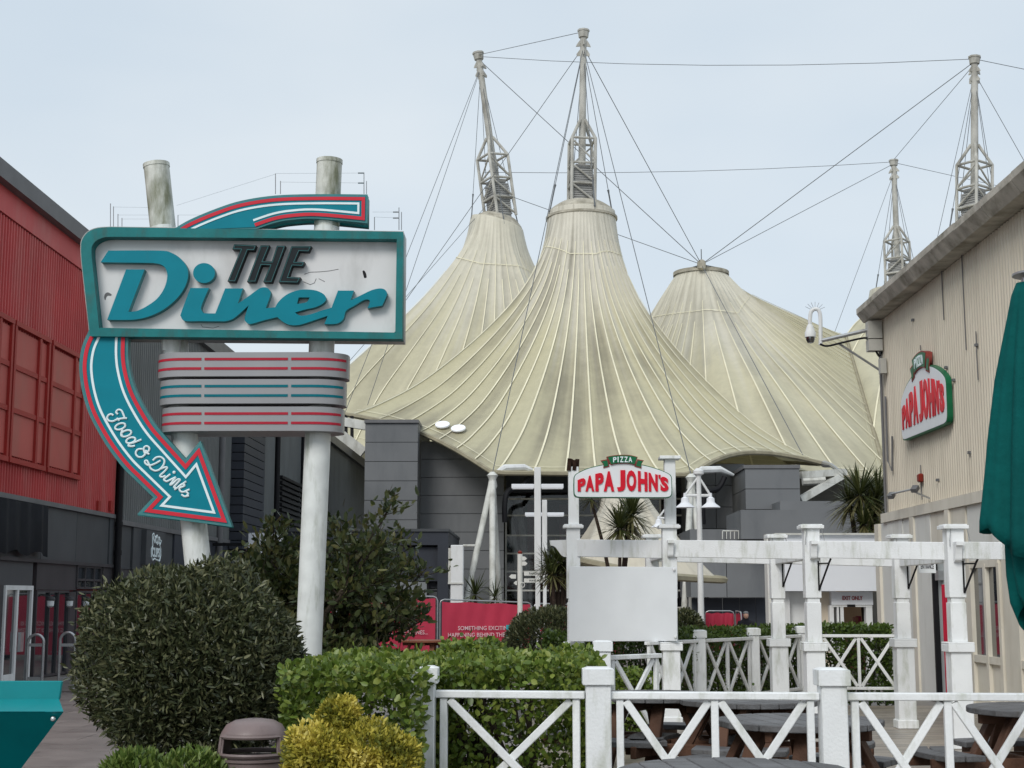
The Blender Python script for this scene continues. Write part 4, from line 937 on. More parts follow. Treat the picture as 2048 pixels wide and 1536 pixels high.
# ---- pizza signs (front one frontal, wall one on the cream cladding)
def pizza_sign(root, O, ux, uy, W, H, dep, ribdep=.03):
    """sign in its own plane; unit coords from the traced front sign: x 190..1860, y 180..905 (zoom units)"""
    O, ux, uy = V(O), V(ux), V(uy); un = ux.cross(uy)
    sx = W/1670; sy = H/725
    def T(x, y_, z=0): return O+ux*((x-190)*sx)+uy*((905-y_)*sy)+un*z
    def shape(name, rings, z0, z1, mt, par):
        me = curve_mesh([[((x-190)*sx, (905-y_)*sy) for x, y_ in r] for r in rings], (z1-z0)/2); co = coords(me)
        A = np.array([ux, uy, un]); setco(me, np.array(O)+co[:, :1]*A[0]+co[:, 1:2]*A[1]+(co[:, 2:]+(z0+z1)/2)*A[2]); return link(name, me, mt, par)
    outer = catmull([(190, 800), (190, 600), (200, 540), (250, 490), (420, 410), (640, 355), (850, 325), (1030, 318), (1210, 325), (1420, 360), (1640, 425), (1810, 500), (1855, 555), (1860, 620), (1860, 800), (1845, 870), (1790, 900), (1600, 905), (1000, 902), (450, 900), (260, 895), (205, 865)], 5, True)
    cx, cyy = 1025, 640
    inner = [(cx+(x-cx)*.984, cyy+(y_-cyy)*.955) for x, y_ in outer]
    b = shape('cabinet', [outer], 0, dep, M['pizzagreen'], root)
    shape('face', [inner], dep+.002, dep+.008, M['pizzawhite'], b)
    rib = catmull([(755, 215, 'c'), (890, 192), (1030, 184), (1160, 192), (1280, 222, 'c'), (1235, 358, 'c'), (1130, 335), (1025, 330), (920, 335), (815, 355, 'c')], 5, True)
    e1 = [(645, 280), (775, 255), (800, 380), (695, 408), (700, 350)]; e2 = [(1275, 258), (1385, 278), (1340, 345), (1342, 412), (1225, 380)]
    for e in (e1, e2): shape('ribbon_tail', [e], dep+.004, dep+.02, M['pizzabrown'], b); cx_, cy_ = np.mean(e, 0); shape('ribbon_tail_face', [[(cx_+(x-cx_)*.74, cy_+(y_-cy_)*.74) for x, y_ in e]], dep+.021, dep+.026, M['pizzagreen'], b)
    shape('ribbon', [rib], .01, dep+.03, M['pizzabrown'], b)
    shape('ribbon_face', [[(1022+(x-1022)*.945, 270+(y_-270)*.86) for x, y_ in rib]], dep+.031, dep+.036, M['pizzagreen'], b)
    def glyph(ch, x0, x1, top, bot, z0, z1, mt, off=.03, name='letter', grow=0):
        me = text_mesh(ch, .5, off); co = coords(me); a, b_ = co.min(0), co.max(0); x0 -= grow; x1 += grow
        u = (co[:, 0]-a[0])/(b_[0]-a[0]); v = (co[:, 1]-a[1])/(b_[1]-a[1]); x = x0+u*(x1-x0)
        tp = np.array([top(q) for q in x])-grow; y_ = (bot+grow)+(tp-bot-grow)*v; z = np.where(co[:, 2] > 0, z1, z0)
        A = np.array([ux, uy, un]); setco(me, np.array(O)+((x-190)*sx)[:, None]*A[0]+((905-y_)*sy)[:, None]*A[1]+z[:, None]*A[2]); return link(name, me, mt, b)
    top = lambda x: 440+150*((x-1060)/760)**2
    for ch, x0, x1 in (('P', 257, 392), ('A', 388, 540), ('P', 557, 700), ('A', 698, 878), ('J', 925, 1066), ('O', 1086, 1252), ('H', 1280, 1440), ('N', 1462, 1616), ('S', 1658, 1798)):
        glyph(ch, x0, x1, top, 798, dep+.009, dep+.022, M['pizzared'], .055)
    glyph("'", 1630, 1664, lambda x: 520, 585, dep+.009, dep+.022, M['pizzared'], .03)
    for ch, x0, x1 in (('P', 860, 918), ('I', 936, 955), ('Z', 976, 1038), ('Z', 1050, 1110), ('A', 1120, 1185)):
        glyph(ch, x0, x1, lambda x: 216+14*((x-1022)/160)**2, 312+6*((x0+x1)/2/1022-1)**2, dep+.037, dep+.044, M['signwhite'], .025)
    return b
a, b = P(1147, 997, 17.7), P(1343, 997, 17.7)
ps = thing('pizza_sign', (a.x, 17.7, a.z), 'arched white pizza sign with red letters held between two white posts', 'sign', 'pizza signs')
H_ = P(1245, 911, 17.7).z-a.z; pizza_sign(ps, (a.x, 17.72, a.z), (1, 0, 0), (0, 0, 1), b.x-a.x, H_, .12)
a, b = RW(1820, 880), RW(1917, 845)
ws = thing('pizza_sign', (XR-.3, b.y, a.z), 'arched pizza sign with green edge mounted on the cream cladding', 'sign', 'pizza signs')
zb_ = RW(1822, 884).z; zt_ = RW(1868, 697).z
pizza_sign(ws, (XR-.05, a.y-.02, zb_), (0, -1, 0), (0, 0, 1), a.y-b.y-.1, zt_-zb_, .085)
# ================================================================== WHITE EXIT BUILDING
YE = 31.0
eb = thing('white_exit_building', (P(1660, 1200, YE).x, YE, gz(YE)), 'white flat-fronted building with sliding exit door behind the pergola', 'building')
def EB(x0, x1, y0, y1, d0, d1, mt, name, par=None):
    a, b = P(x0, y1, YE), P(x1, y0, YE); return MB().box((a.x, YE+d0, a.z), (b.x, YE+d1, b.z)).build(name, mt, par or eb)
g_ = 1193+(1.6-gz(YE))*F/YE
EB(1560, 1790, 1128, 1182, 0, 1.2, M['fascia_white'], 'fascia'); EB(1560, 1790, 1068, 1127, .6, 1.2, M['fascia_white'], 'upper_wall')
EB(1558, 1792, 1064, 1068, .5, 1.3, M['wornwhite'], 'coping')
EB(1568, 1584, 1183, g_, .3, .6, M['white_far'], 'pier'); EB(1585, 1618, 1183, g_, .45, .6, M['white_far'], 'wall_panel'); EB(1619, 1668, 1183, g_, .5, .6, M['beige'], 'wall_panel')
EB(1548, 1567, 1066, g_, .5, .9, M['creamwall'], 'side_pier')
EB(1752, 1790, 1183, g_, .4, .6, M['glassdark'], 'side_glazing')
EB(1669, 1752, 1183, 1210, .3, .6, M['fascia_white'], 'door_header')
fr = MB()
for x0, x1 in ((1669, 1673), (1684, 1686), (1688, 1693), (1743, 1751)):
    a, b = P(x0, g_, YE), P(x1, 1211, YE); fr.box((a.x, YE+.3, a.z), (b.x, YE+.5, b.z))
a, b = P(1669, 1214, YE), P(1751, 1211, YE); fr.box((a.x, YE+.29, a.z), (b.x, YE+.52, b.z))
sdoor = fr.build('sliding_door', M['white_far'], eb)
EB(1674, 1683, 1215, g_, .38, .40, M['glassdark'], 'pane', sdoor)
EB(1700, 1715, 1209, 1214, .22, .29, M['black'], 'sensor', sdoor)
MB().box((P(1673, 1200, 35).x, 35, gz(YE)), (P(1760, 1200, 35).x, 35.1, 2.0)).build('interior_wall', M['warm'], eb)
MB().box((P(1673, 1200, 33).x, YE+.6, 1.62), (P(1760, 1200, 33).x, 35, 1.7)).build('interior_ceiling', M['warm'], eb)
for k in range(9):
    x0 = P(1693+k*6, 1240, 34).x; h = random.uniform(.3, .75)
    MB().box((x0, 34, gz(YE)), (x0+.065, 34.3, gz(YE)+.5+h)).build('display_shelf', M[random.choice(['redwood', 'warm', 'interiorred'])], eb)
c_ = P(1705, 1196, YE+.29); put_text('lettering', 'EXIT ONLY', c_, (1, 0, 0), (0, 0, 1), 40*YE/F, 8.2*YE/F, M['textred'], eb, .004, .02)
# ================================================================== PERGOLA
FR = [(1147, 18.9), (1340, 18.0), (1625, 16.65), (1912, 15.3), (2115, 14.35)]
pg = thing('pergola', (3.2, 17.0, DZ), 'white timber pergola with boxed posts over the deck', 'pergola')
def beam_y(px): return 1079.5+(px-1150)*.0058
def post(px, Y, front=True, tall=False):
    p = P(px, 1200, Y); x = p.x; s = .082; k = Y/F
    zc = P(px, 1284 if front else 1277, Y).z; zt_ = P(px, 1049 if front else 1069, Y).z
    if not front: zt_ = P(px, 1069, Y).z
    lw = .105
    b_ = MB().box((x-lw, Y-lw, DZ), (x+lw, Y+lw, zc-.10)).build('post_box', M['white'], pg, bevel=.006)
    MB().box((x-lw-.018, Y-lw-.018, DZ), (x+lw+.018, Y+lw+.018, DZ+.10)).build('plinth', M['white'], b_, bevel=.008)
    q = MB().box((x-lw-.03, Y-lw-.03, zc-.10), (x+lw+.03, Y+lw+.03, zc-.02)); q.prism([(x-lw-.03, Y-lw-.03, zc-.02), (x+lw+.03, Y-lw-.03, zc-.02), (x+lw+.03, Y+lw+.03, zc-.02), (x-lw-.03, Y+lw+.03, zc-.02)], (0, 0, .02))
    q.build('post_cap', M['white'], b_, bevel=.006)
    zs = P(px, 1205, Y).z
    MB().box((x-s, Y-s, zc), (x+s, Y+s, zs)).build('post', M['white'], pg, bevel=.005)
    MB().box((x-s+.012, Y-s+.012, zs), (x+s-.012, Y+s-.012, zs+.05)).build('post_collar', M['white'], pg)
    top = MB().box((x-s-.006, Y-s-.006, zs+.05), (x+s+.006, Y+s+.006, zt_-.05)).build('post', M['white'], pg, bevel=.005)
    c = MB().box((x-s-.05, Y-s-.05, zt_-.05), (x+s+.05, Y+s+.05, zt_-.012)); c.box((x-s-.035, Y-s-.035, zt_-.012), (x+s+.035, Y+s+.035, zt_)); c.build('post_cap', M['white'], top, bevel=.005)
    return x
tops = []
for px, Y in FR: tops.append((post(px, Y), Y))
rtops = []
RRW = [(1305, 20.2), (1555, 18.9), (1803, 17.6)]
for px, Y in RRW: rtops.append((post(px, Y, False), Y))
# sign posts stand on two of them
for i, (px, Y) in enumerate(FR[:2]):
    x = P(px, 1000, Y).x; z0 = P(px, 1049, Y).z+.002; z1 = P(px, 913 if i else 928, Y).z
    MB().box((x-.068, Y-.068, z0), (x+.068, Y+.068, z1-.04)).build('sign_post', M['white'], pg, bevel=.005)
    if i:
        MB().box((x-.13, Y-.13, z1-.04), (x+.13, Y+.13, z1)).build('post_cap', M['white'], pg, bevel=.006)
    else:
        q = MB(); r_ = random.Random(3)
        for k in range(9):
            bx, by = x-.066+.132*r_.random()*.85, Y-.066+.1*r_.random(); q.bar((bx, by, z1-.06-.04*r_.random()), (bx+.02*r_.random(), by, z1+.03+.05*r_.random()), .05, .04, (0, 1, 0))
        q.build('rotten_top', M['rust'], pg)
# beams
bt = .045
def zbeam(px, Y, dy=0): return P(px, beam_y(px)+dy, Y).z
for i in range(len(FR)-1):
    (xa, Ya), (xb, Yb) = tops[i], tops[i+1]; (pa, _), (pb, _) = FR[i], FR[i+1]
    if i == 0: xa -= .0
    z0a, z1a = zbeam(pa, Ya, 34), zbeam(pa, Ya); z0b, z1b = zbeam(pb, Yb, 36), zbeam(pb, Yb)
    xe, Ye, ze0, ze1 = xb, Yb, z0b, z1b
    if i == 3: 
        t_ = (P(2006, 1100, 14.86).x-xa)/(xb-xa); xe = xa+(xb-xa)*t_; Ye = Ya+(Yb-Ya)*t_; ze0 = z0a+(z0b-z0a)*t_; ze1 = z1a+(z1b-z1a)*t_
    d = V((xe-xa, Ye-Ya, 0)).normalized()*.092; nn_ = V((-d.y, d.x, 0)).normalized()
    if d.cross(nn_).z < 0: nn_ = -nn_
    a = V((xa, Ya, 0))+d-nn_*bt; b = V((xe, Ye, 0))-(d if i < 3 else d*0)-nn_*bt
    MB().prism([(a.x, a.y, z0a), (b.x, b.y, ze0), (b.x, b.y, ze1), (a.x, a.y, z1a)], nn_*2*bt).build('beam', M['white'], pg, bevel=.005)
xa, Ya = tops[0]; dirb = (V((tops[1][0], tops[1][1], 0))-V((xa, Ya, 0))).normalized(); z1 = zbeam(1147, Ya); z0 = zbeam(1147, Ya, 34); hb = z1-z0
prof_ = catmull([(.09, 0, 'c'), (.14, 0), (.19, .10), (.24, .35), (.30, .62), (.37, .70, 'c'), (.385, 1, 'c'), (.09, 1, 'c')], 4, True)
MB().prism([V((xa, Ya, z0+v*hb))-dirb*u-V((0, bt, 0)) for u, v in prof_], (0, 2*bt, 0)).build('beam_end', M['white'], pg)
for i in range(len(RRW)-1):
    (xa, Ya), (xb, Yb) = rtops[i], rtops[i+1]; za, zb_ = zbeam(FR[min(i+1, 4)][0], FR[min(i+1, 4)][1]), zbeam(FR[min(i+2, 4)][0], FR[min(i+2, 4)][1])
    d = V((xb-xa, Yb-Ya, 0)).normalized()*.092
    MB().prism([(xa+d.x, Ya+d.y-bt, za-.21), (xb-d.x, Yb-d.y-bt, zb_-.21), (xb-d.x, Yb-d.y-bt, zb_), (xa+d.x, Ya+d.y-bt, za)], (0, 2*bt, 0)).build('beam', M['white'], pg, bevel=.005)
for i, j in ((1, 0), (2, 1), (3, 2)):
    (xf, Yf), (xr, Yr) = tops[i], rtops[j]; zf = zbeam(*FR[i]); z0 = zf-.21
    a = V((xf, Yf-.095, 0)); 
    prof_ = catmull([(0, 0, 'c'), (-.02, .0), (-.06, .02), (-.075, .08), (-.10, .15), (-.13, .17, 'c'), (-.13, .205, 'c'), (0, .205, 'c')], 3, True)
    MB().prism([(xf-.035, Yf-.094+u, z0+v) for u, v in prof_], (.07, 0, 0)).build('corbel', M['white'], pg)
    MB().prism([(xf-.035, Yf+.095, z0), (xr-.035, Yr-.095, z0), (xr-.035, Yr-.095, z0+.2), (xf-.035, Yf+.095, z0+.2)], (.07, 0, 0)).build('cross_beam', M['white'], pg, bevel=.005)
# hanging basket brackets
for (px, Y) in (FR[2], FR[3], RRW[1], RRW[2]):
    for sgn in (1,):
        x = P(px, 1150, Y).x+.03*sgn; z = P(px, 1122, Y).z; y_ = Y-.095
        b0 = V((x+.02, y_, z)); q = MB()
        q.tube([b0, b0-V((0, 0, .33))], .009, 6)
        q.tube([b0-V((0, 0, .33)), b0+V((.10*sgn, -.12, -.02)), b0+V((.115*sgn, -.14, .02))], .011, 6); q.tube([b0-V((0, 0, .03)), b0+V((.10*sgn, -.12, -.03))], .009, 6)
        q.build('basket_bracket', M['black'], pg)
q = MB()
for (px, Y) in FR[2:4]+RRW[1:3]:
    x = P(px, 1060, Y).x; z = P(px, 1052 if (px, Y) in FR else 1070, Y).z
    for dx in (-.08, .08): q.tube([(x+dx, Y-.1, z-.02), (x+dx*1.3, Y-.12, z-.15), (x+dx*1.3, Y-.12, z-.22)], .004, 4)
q.build('bird_wire', M['steel'], pg)
# entrance sign hanging from the rear beam
a, b = P(1838, 1146, 17.3), P(1871, 1120, 17.3)
en = thing('entrance_sign', (a.x, 17.3, a.z), 'small white sign reading entrance hanging from the pergola', 'sign')
MB().box((a.x, 17.3, a.z), (b.x, 17.32, b.z+.02)).build('panel', M['pizzawhite'], en); put_text('lettering', 'ENTRANCE', ((a.x+b.x)/2, 17.297, (a.z+b.z)/2), (1, 0, 0), (0, 0, 1), .15, .055, M['text'], en, .002, .01)
# blank white board between the sign posts
bY0, bY1 = 18.72, 17.82
pl = [P(1137, 1283, bY0), P(1354, 1282, bY1), P(1354, 1134, bY1), P(1138, 1133, bY0)]
bb = thing('blank_board', (pl[0].x+.6, 18.2, pl[0].z), 'large blank white board fixed between the pizza sign posts', 'board')
MB().prism([p-V((0, .03, 0)) for p in pl], (0, .025, 0)).build('panel', M['pizzawhite'], bb, bevel=.004)
for px, py, Y in ((1149, 1138, bY0), (1347, 1139, bY1), (1146, 1275, bY0), (1350, 1274, bY1)): MB().lathe([(.018, 0), (.014, .012), (.001, .016)], P(px, py, Y)-V((0, .03, 0)), 10, axis=(0, -1, 0)).build('bolt_cap', M['white'], bb, smooth=True)
# ================================================================== FENCES
def fence(label, posts, cells, zr=1.02, zb=.30, ps=.072, zt=1.2, thick=.042, skip_post=()):
    a0 = V(posts[0]).to_3d(); r = thing('picket_fence', (a0.x, a0.y, DZ), label, 'fence', 'white cross-braced fences'); r.name = 'cross_braced_fence'
    for i, (x, y_) in enumerate(posts):
        if i in skip_post: continue
        p_ = MB().box((x-ps, y_-ps, 0.05), (x+ps, y_+ps, zt-.10)).build('post', M['white'], r, bevel=.006)
        q = MB().box((x-ps-.018, y_-ps-.018, zt-.10), (x+ps+.018, y_+ps+.018, zt-.012)); e = ps+.018
        q.add([(x-e, y_-e, zt-.012), (x+e, y_-e, zt-.012), (x+e, y_+e, zt-.012), (x-e, y_+e, zt-.012), (x-e+.03, y_-e+.03, zt), (x+e-.03, y_-e+.03, zt), (x+e-.03, y_+e-.03, zt), (x-e+.03, y_+e-.03, zt)], [(0,1,5,4),(1,2,6,5),(2,3,7,6),(3,0,4,7),(4,5,6,7)])
        q.build('post_cap', M['white'], p_, bevel=.004)
    for i in range(len(posts)-1):
        a, b = V((*posts[i], 0)), V((*posts[i+1], 0)); d = (b-a).normalized(); Ln = (b-a).length; a = a+d*(ps+.003); b = b-d*(ps+.003); Ln = (b-a).length; nn_ = V((-d.y, d.x, 0))
        MB().bar(a+V((0, 0, zr+.02)), b+V((0, 0, zr+.02)), .075, .042).build('top_rail', M['white'], r, bevel=.005)
        MB().bar(a+V((0, 0, zb)), b+V((0, 0, zb)), .05, .042).build('bottom_rail', M['white'], r, bevel=.005)
        nc = cells[i]; ins = .05 if nc > 0 else .05
        st = [ins+(Ln-2*ins)*k/nc for k in range(nc+1)]; sw = .042
        for k, u in enumerate(st): MB().bar(a+d*u+V((0, 0, zb+.022)), a+d*u+V((0, 0, zr-.003)), sw, thick, nn_).build('stile', M['white'], r, bevel=.004)
        for k in range(nc):
            u0, u1 = st[k]+sw/2+.012, st[k+1]-sw/2-.012
            MB().bar(a+d*u0+nn_*.008+V((0, 0, zb+.03)), a+d*u1+nn_*.008+V((0, 0, zr-.012)), .044, .03, nn_).build('brace', M['white'], r, bevel=.004)
            MB().bar(a+d*u0-nn_*.008+V((0, 0, zr-.012)), a+d*u1-nn_*.008+V((0, 0, zb+.03)), .044, .03, nn_).build('brace', M['white'], r, bevel=.004)
    return r
YF = 8.5
xf = lambda px, Y=YF: P(px, 1380, Y).x
fence('near white fence with wide cross braces across the foreground deck', [(xf(846, 8.62), 8.62), (xf(1196), 8.5), (xf(1664, 8.42), 8.42), (xf(2125, 8.36), 8.36)], [1, 2, 2])
fence('far white fence running back at an angle before the hedge', [(1.35, 17.75), (2.14, 18.8), (3.01, 20.0), (3.89, 21.2)], [2, 2, 2], skip_post=(0,), zt=1.18)
fence('short white fence bay square to the view beside the exit door hedge', [(4.05, 21.25), (5.35, 21.2)], [2], zt=1.18)
fence('short white fence bay between the near hedge and the pizza sign', [(xf(1206, 13.6), 13.6), (xf(1330, 14.2), 14.2)], [1], skip_post=(1,))
# ================================================================== PICNIC TABLES
def picnic(name, wood, legs):
    r = thing(name, (0, 0, 0), 'x', 'picnic table', 'round picnic tables'); R0 = .53; th = .042
    nsl = 8; wd = 2*R0/nsl
    for k in range(nsl):
        x0, x1 = -R0+k*wd+.004, -R0+(k+1)*wd-.004
        f = lambda x: math.sqrt(max(R0*R0-x*x, .02))
        xs_ = np.linspace(x0, x1, 4)
        poly = [(x, -f(x), .71) for x in xs_]+[(x, f(x), .71) for x in xs_[::-1]]
        MB().prism(poly, (0, 0, th)).build('top_slat', wood, r, bevel=.005)
    for k in range(4):
        a_ = k*PI/2+PI/4; d = V((math.cos(a_), math.sin(a_), 0)); n_ = V((-d.y, d.x, 0)); c = d*.80
        s_ = bpy.data.objects.new('bench', None); C.objects.link(s_); s_.parent = r
        for j in (-1, 1):
            cc_ = c+d*(.075*j); hw = .34-.02*j*0
            rr = []
            for t_ in np.linspace(-1, 1, 7): rr.append(cc_+n_*(hw*t_)-d*.068-d*(.07*t_*t_))
            for t_ in np.linspace(1, -1, 7): rr.append(cc_+n_*(hw*t_)+d*.068-d*(.07*t_*t_))
            MB().prism([v+V((0, 0, .41)) for v in rr], (0, 0, .042)).build('seat_slat', wood, r, bevel=.005)
        for j in (-1, 1):
            MB().bar(d*.30+n_*(.16*j)+V((0, 0, .69)), d*.66+n_*(.2*j)+V((0, 0, .0)), .05, .10, n_).build('leg', legs, r, bevel=.005)
            MB().bar(d*.0+n_*(.21*j)+V((0, 0, .375)), d*.93+n_*(.21*j)+V((0, 0, .375)), .045, .09, (0, 0, 1)).build('seat_support', legs, r, bevel=.005)
        bpy.data.objects.remove(s_)
        MB().bar(d*.48+n_*.0+V((0, 0, .675)), -d*.48+V((0, 0, .675)), .05, .07).build('top_bearer', legs, r, bevel=.005) if k < 2 else None
    return r
tb = picnic('picnic_table', M['timber'], M['brownwood'])
lab = ['round grey picnic table right behind the near fence', 'round grey picnic table farther back towards the pizza sign', 'round grey picnic table at the bottom edge before the fence', 'round grey picnic table at the right edge behind the fence', 'round grey picnic table partly hidden behind the left fence post']
for i, (px, Y, rz) in enumerate(((1597, 9.62, .2), (1497, 11.5, .55), (1470, 6.85, .1), (2085, 10.7, .9), (1310, 12.1, .3))):
    o = tb if i == 0 else copy_tree(tb); o.location = (P(px, 1400, Y).x, Y, DZ); o.rotation_euler = (0, 0, rz); o['label'] = lab[i]
tb2 = picnic('picnic_table', M['redwood'], M['redwood']); tb2['group'] = 'red brown picnic tables'
for i, (px, Y, rz, l_) in enumerate(((985, 30, .3, 'red brown picnic table behind the front hedge before the lettered barrier'), (850, 31.5, .8, 'red brown picnic table left of the other one behind the hedge'))):
    o = tb2 if i == 0 else copy_tree(tb2); o.location = (P(px, 1300, Y).x, Y, gz(Y)); o.rotation_euler = (0, 0, rz); o['label'] = l_
# ================================================================== DINER SIGN
YS = 15.0
ds = thing('diner_sign', (P(500, 1400, YS).x, YS+.25, 0), 'large retro diner sign with teal lettering and curved arrow on two poles', 'sign')
def ZA(x, y): return (190+x/6.606, 470+y/6.606)
def ZB(x, y): return (470+x/5.851, 470+y/5.851)
def Z1(x, y): return (140+x/2.926, 300+y/2.926)
def Z2(x, y): return (140+x/3.491, 640+y/3.491)
def Z3(x, y): return (200+x/7.315, 800+y/7.315)
def zz(fn, L): return [tuple(list(fn(p[0], p[1]))+list(p[2:])) for p in L]
# poles
for (x0, y0, x1, y1, nm) in ((313, 333, 391, 1080, 0), (659, 325, 617, 1310, 1)):
    t_ = P(x0, y0, YS+.27); b_ = P(x1, y1, YS+.27); d = (b_-t_); g_ = t_+d*((t_.z+.02)/-d.z)
    sp_ = t_+d*((P(x0, 455, YS+.27).z-t_.z)/d.z)
    pl = MB().tube([g_, sp_], .137, 24).build('pole', M['pole'], ds, smooth=True)
    MB().tube([sp_, t_], .137, 24).build('pole_top', M['poletop'], pl, smooth=True)
    MB().tube([t_-d.normalized()*.03, t_-d.normalized()*(-.012)], .143, 24).build('cap_ring', M['poletop'], pl, smooth=True)
# cabinet
fo = catmull([(162, 497), (164, 480), (176, 464), (196, 456), (222, 454, 'c'), (806.5, 463.5, 'c'), (804.5, 678, 'c'), (180, 672.5, 'c'), (163, 520, 'c')], 6, True)
fi = catmull([(183, 505), (184, 492), (193, 481), (207, 475), (222, 473.5, 'c'), (793.5, 478, 'c'), (790.5, 665, 'c'), (198, 655.5, 'c'), (183.5, 515, 'c')], 6, True)
flat('frame', [fo, fi], YS-.06, .16, M['tealframe'], ds, bevel=.012)
fs = [(485+(x-485)*.99, 566+(y-566)*.97) for x, y in fo]
face = flat('sign_face', [fs], YS+.085, .03, M['signface'], ds)
cabo = [(487+(x-487)*1.004, 568+(y-568)*1.01) for x, y in fo]
flat('cabinet', [cabo], YS+.12, .32, M['signcab'], ds, bevel=.01)
flat('rear_frame', [fo, fi], YS+.45, .1, M['tealframe'], ds)
LD = .095
D_ = catmull(zz(ZA, [(175, 205, 'c'), (845, 205), (1010, 235), (1140, 320), (1220, 440), (1226, 570), (1170, 720), (1050, 870), (880, 1000), (700, 1080), (540, 1115), (400, 1122), (160, 1120, 'c'), (410, 455, 'c'), (655, 455, 'c'), (440, 1015, 'c'), (560, 1000), (700, 930), (830, 830), (920, 690), (955, 540), (930, 440), (870, 390), (780, 372), (700, 368), (75, 360, 'c')]), 5, True)
dot = [ZA(1440+145*math.cos(a), 502+132*math.sin(a)) for a in np.linspace(0, 2*PI, 32, endpoint=False)]
iner = zz(ZA, [(1260, 700, 'c'), (1505, 700, 'c'), (1405, 940), (1415, 1005), (1450, 1033), (1590, 1035, 'c'), (1720, 705, 'c'), (1955, 705, 'c')]) + zz(ZB, [(31, 805, 'c'), (160, 715), (265, 638), (320, 613), (380, 620), (415, 665), (408, 725), (360, 857, 'c'), (470, 845, 'c'), (510, 780), (600, 700), (720, 650), (830, 637), (950, 650), (1040, 695), (1066, 750), (1030, 800), (940, 845), (820, 872), (700, 907, 'c'), (765, 942), (870, 930), (1000, 888), (1130, 850, 'c'), (1205, 650, 'c'), (1390, 650, 'c'), (1350, 767, 'c'), (1480, 702), (1600, 645), (1700, 625), (1760, 645), (1777, 700), (1722, 825, 'c'), (1550, 857, 'c'), (1577, 785), (1560, 755), (1500, 765), (1400, 825), (1300, 887), (1270, 980), (1210, 1030), (1140, 1042), (1045, 1041, 'c'), (1085, 945, 'c'), (920, 1000), (760, 1050), (650, 1053), (560, 1015), (495, 960, 'c'), (330, 1000), (180, 1041), (125, 1012), (115, 960), (160, 822, 'c'), (0, 965)]) + zz(ZA, [(1740, 1135), (1640, 1140), (1400, 1138), (1190, 1135), (1137, 1080), (1140, 1020)])
iner = catmull(iner, 5, True)
ehole = catmull(zz(ZB, [(745, 730, 'c'), (875, 730, 'c'), (835, 785), (725, 806, 'c')]), 4, True)
def letter(nm, rings, mt, edge, lift=.006, inset=None, d=LD):
    b_ = flat(nm, rings, YS-.01, d, edge, ds)
    # slightly smaller coloured face proud of the return
    c = np.mean(rings[0], 0)
    return b_
for rings in ([D_], [dot], [iner, ehole]):
    b_ = flat('letter', rings, YS-.005, .09, M['tealedge'], ds)
    o = flat('letter_face', rings, YS-.010, .0045, M['teal'], b_)
T_ = [(468.5, 488.2), (512.5, 490.5), (508.5, 501), (495.5, 500.5), (470.5, 563.5), (455, 562.5), (481, 499.5), (464.8, 498.8)]
H_ = [ZB(*p) for p in [(300, 120), (405, 120), (328, 305), (430, 308), (490, 125), (590, 125), (430, 552), (330, 550), (408, 357), (310, 352), (240, 548), (140, 548)]]
E_ = [ZB(*p) for p in [(660, 130), (895, 130), (862, 195), (752, 190), (700, 310), (815, 315), (790, 365), (672, 360), (625, 490), (768, 495), (735, 560), (510, 553)]]
for L_ in (T_, H_, E_):
    b_ = flat('letter', [L_], YS-.005, .09, M['letterdark'], ds)
    n_ = len(L_); ar = sum(L_[i][0]*L_[(i+1) % n_][1]-L_[(i+1) % n_][0]*L_[i][1] for i in range(n_))
    cl = L_+L_[:1]; inn = []
    p = np.array(L_)
    for i in range(n_):
        a = p[i]-p[i-1]; c = p[(i+1) % n_]-p[i]; na = np.array((-a[1], a[0]))/np.hypot(*a); nc = np.array((-c[1], c[0]))/np.hypot(*c); m_ = na+nc; m_ /= np.hypot(*m_); k = max(m_.dot(na), .35)
        inn.append((p[i]+m_*(1.3/k)*(1 if ar > 0 else -1), p[i]+m_*(2.0/k)*(1 if ar > 0 else -1)))
    flat('outline', [[tuple(q[0]) for q in inn], [tuple(q[1]) for q in inn]], YS-.011, .005, M['tealedge'], b_)
# peeled holes and cracks in the face
flat('peeled_hole', [catmull([Z1(*q) for q in [(1712, 708), (1722, 706), (1732, 722), (1735, 745), (1722, 748), (1716, 730)]], 3, True)], YS+.0825, .002, M['black'], face)
flat('peeled_hole', [catmull([Z1(*q) for q in [(200, 862), (205, 842), (222, 833), (243, 845), (238, 853), (222, 852), (212, 862), (206, 880)]], 3, True)], YS+.0825, .002, M['gutter'], face)
for pts in ([(810, 460), (880, 435), (1000, 430), (1100, 420), (1210, 400)], [(800, 545), (880, 580), (930, 560), (950, 510)], [(980, 510), (1050, 545)], [(1400, 1180), (1420, 1215), (1560, 1230), (1640, 1205)]):
    fn = ZA if pts[0][0] == 1400 else ZB
    MB().tube([P(*fn(*q), YS+.083) for q in pts], .0028, 4).build('crack', M['gutter'], face)
# lower arrow
ao = catmull([Z2(*p[:2])+tuple(p[2:]) for p in [(132, 70), (85, 180), (65, 300), (70, 410), (92, 530), (130, 650), (190, 770), (270, 900), (370, 1030), (470, 1130), (580, 1237, 'c'), (468, 1357, 'c'), (1132, 1445, 'c'), (910, 843, 'c'), (806, 968, 'c'), (700, 850), (600, 735), (520, 610), (455, 480), (418, 350), (405, 240), (408, 100)]], 5)
arw = flat('arrow', [ao], YS+.0, .10, M['tealedge'], ds, bevel=.008)
ins = offset_line(ao, -2.0 if False else 2.0)
def inset_sign(pl):
    a = offset_line(pl, 5); c = np.mean(np.array(pl), 0)
    return 1 if np.mean(np.hypot(*(np.array(a)-c).T)) < np.mean(np.hypot(*(np.array(pl)-c).T)) else -1
sg = inset_sign(ao)
flat('arrow_face', [offset_line(ao, sg*5.5)], YS-.006, .005, M['teal'], arw)
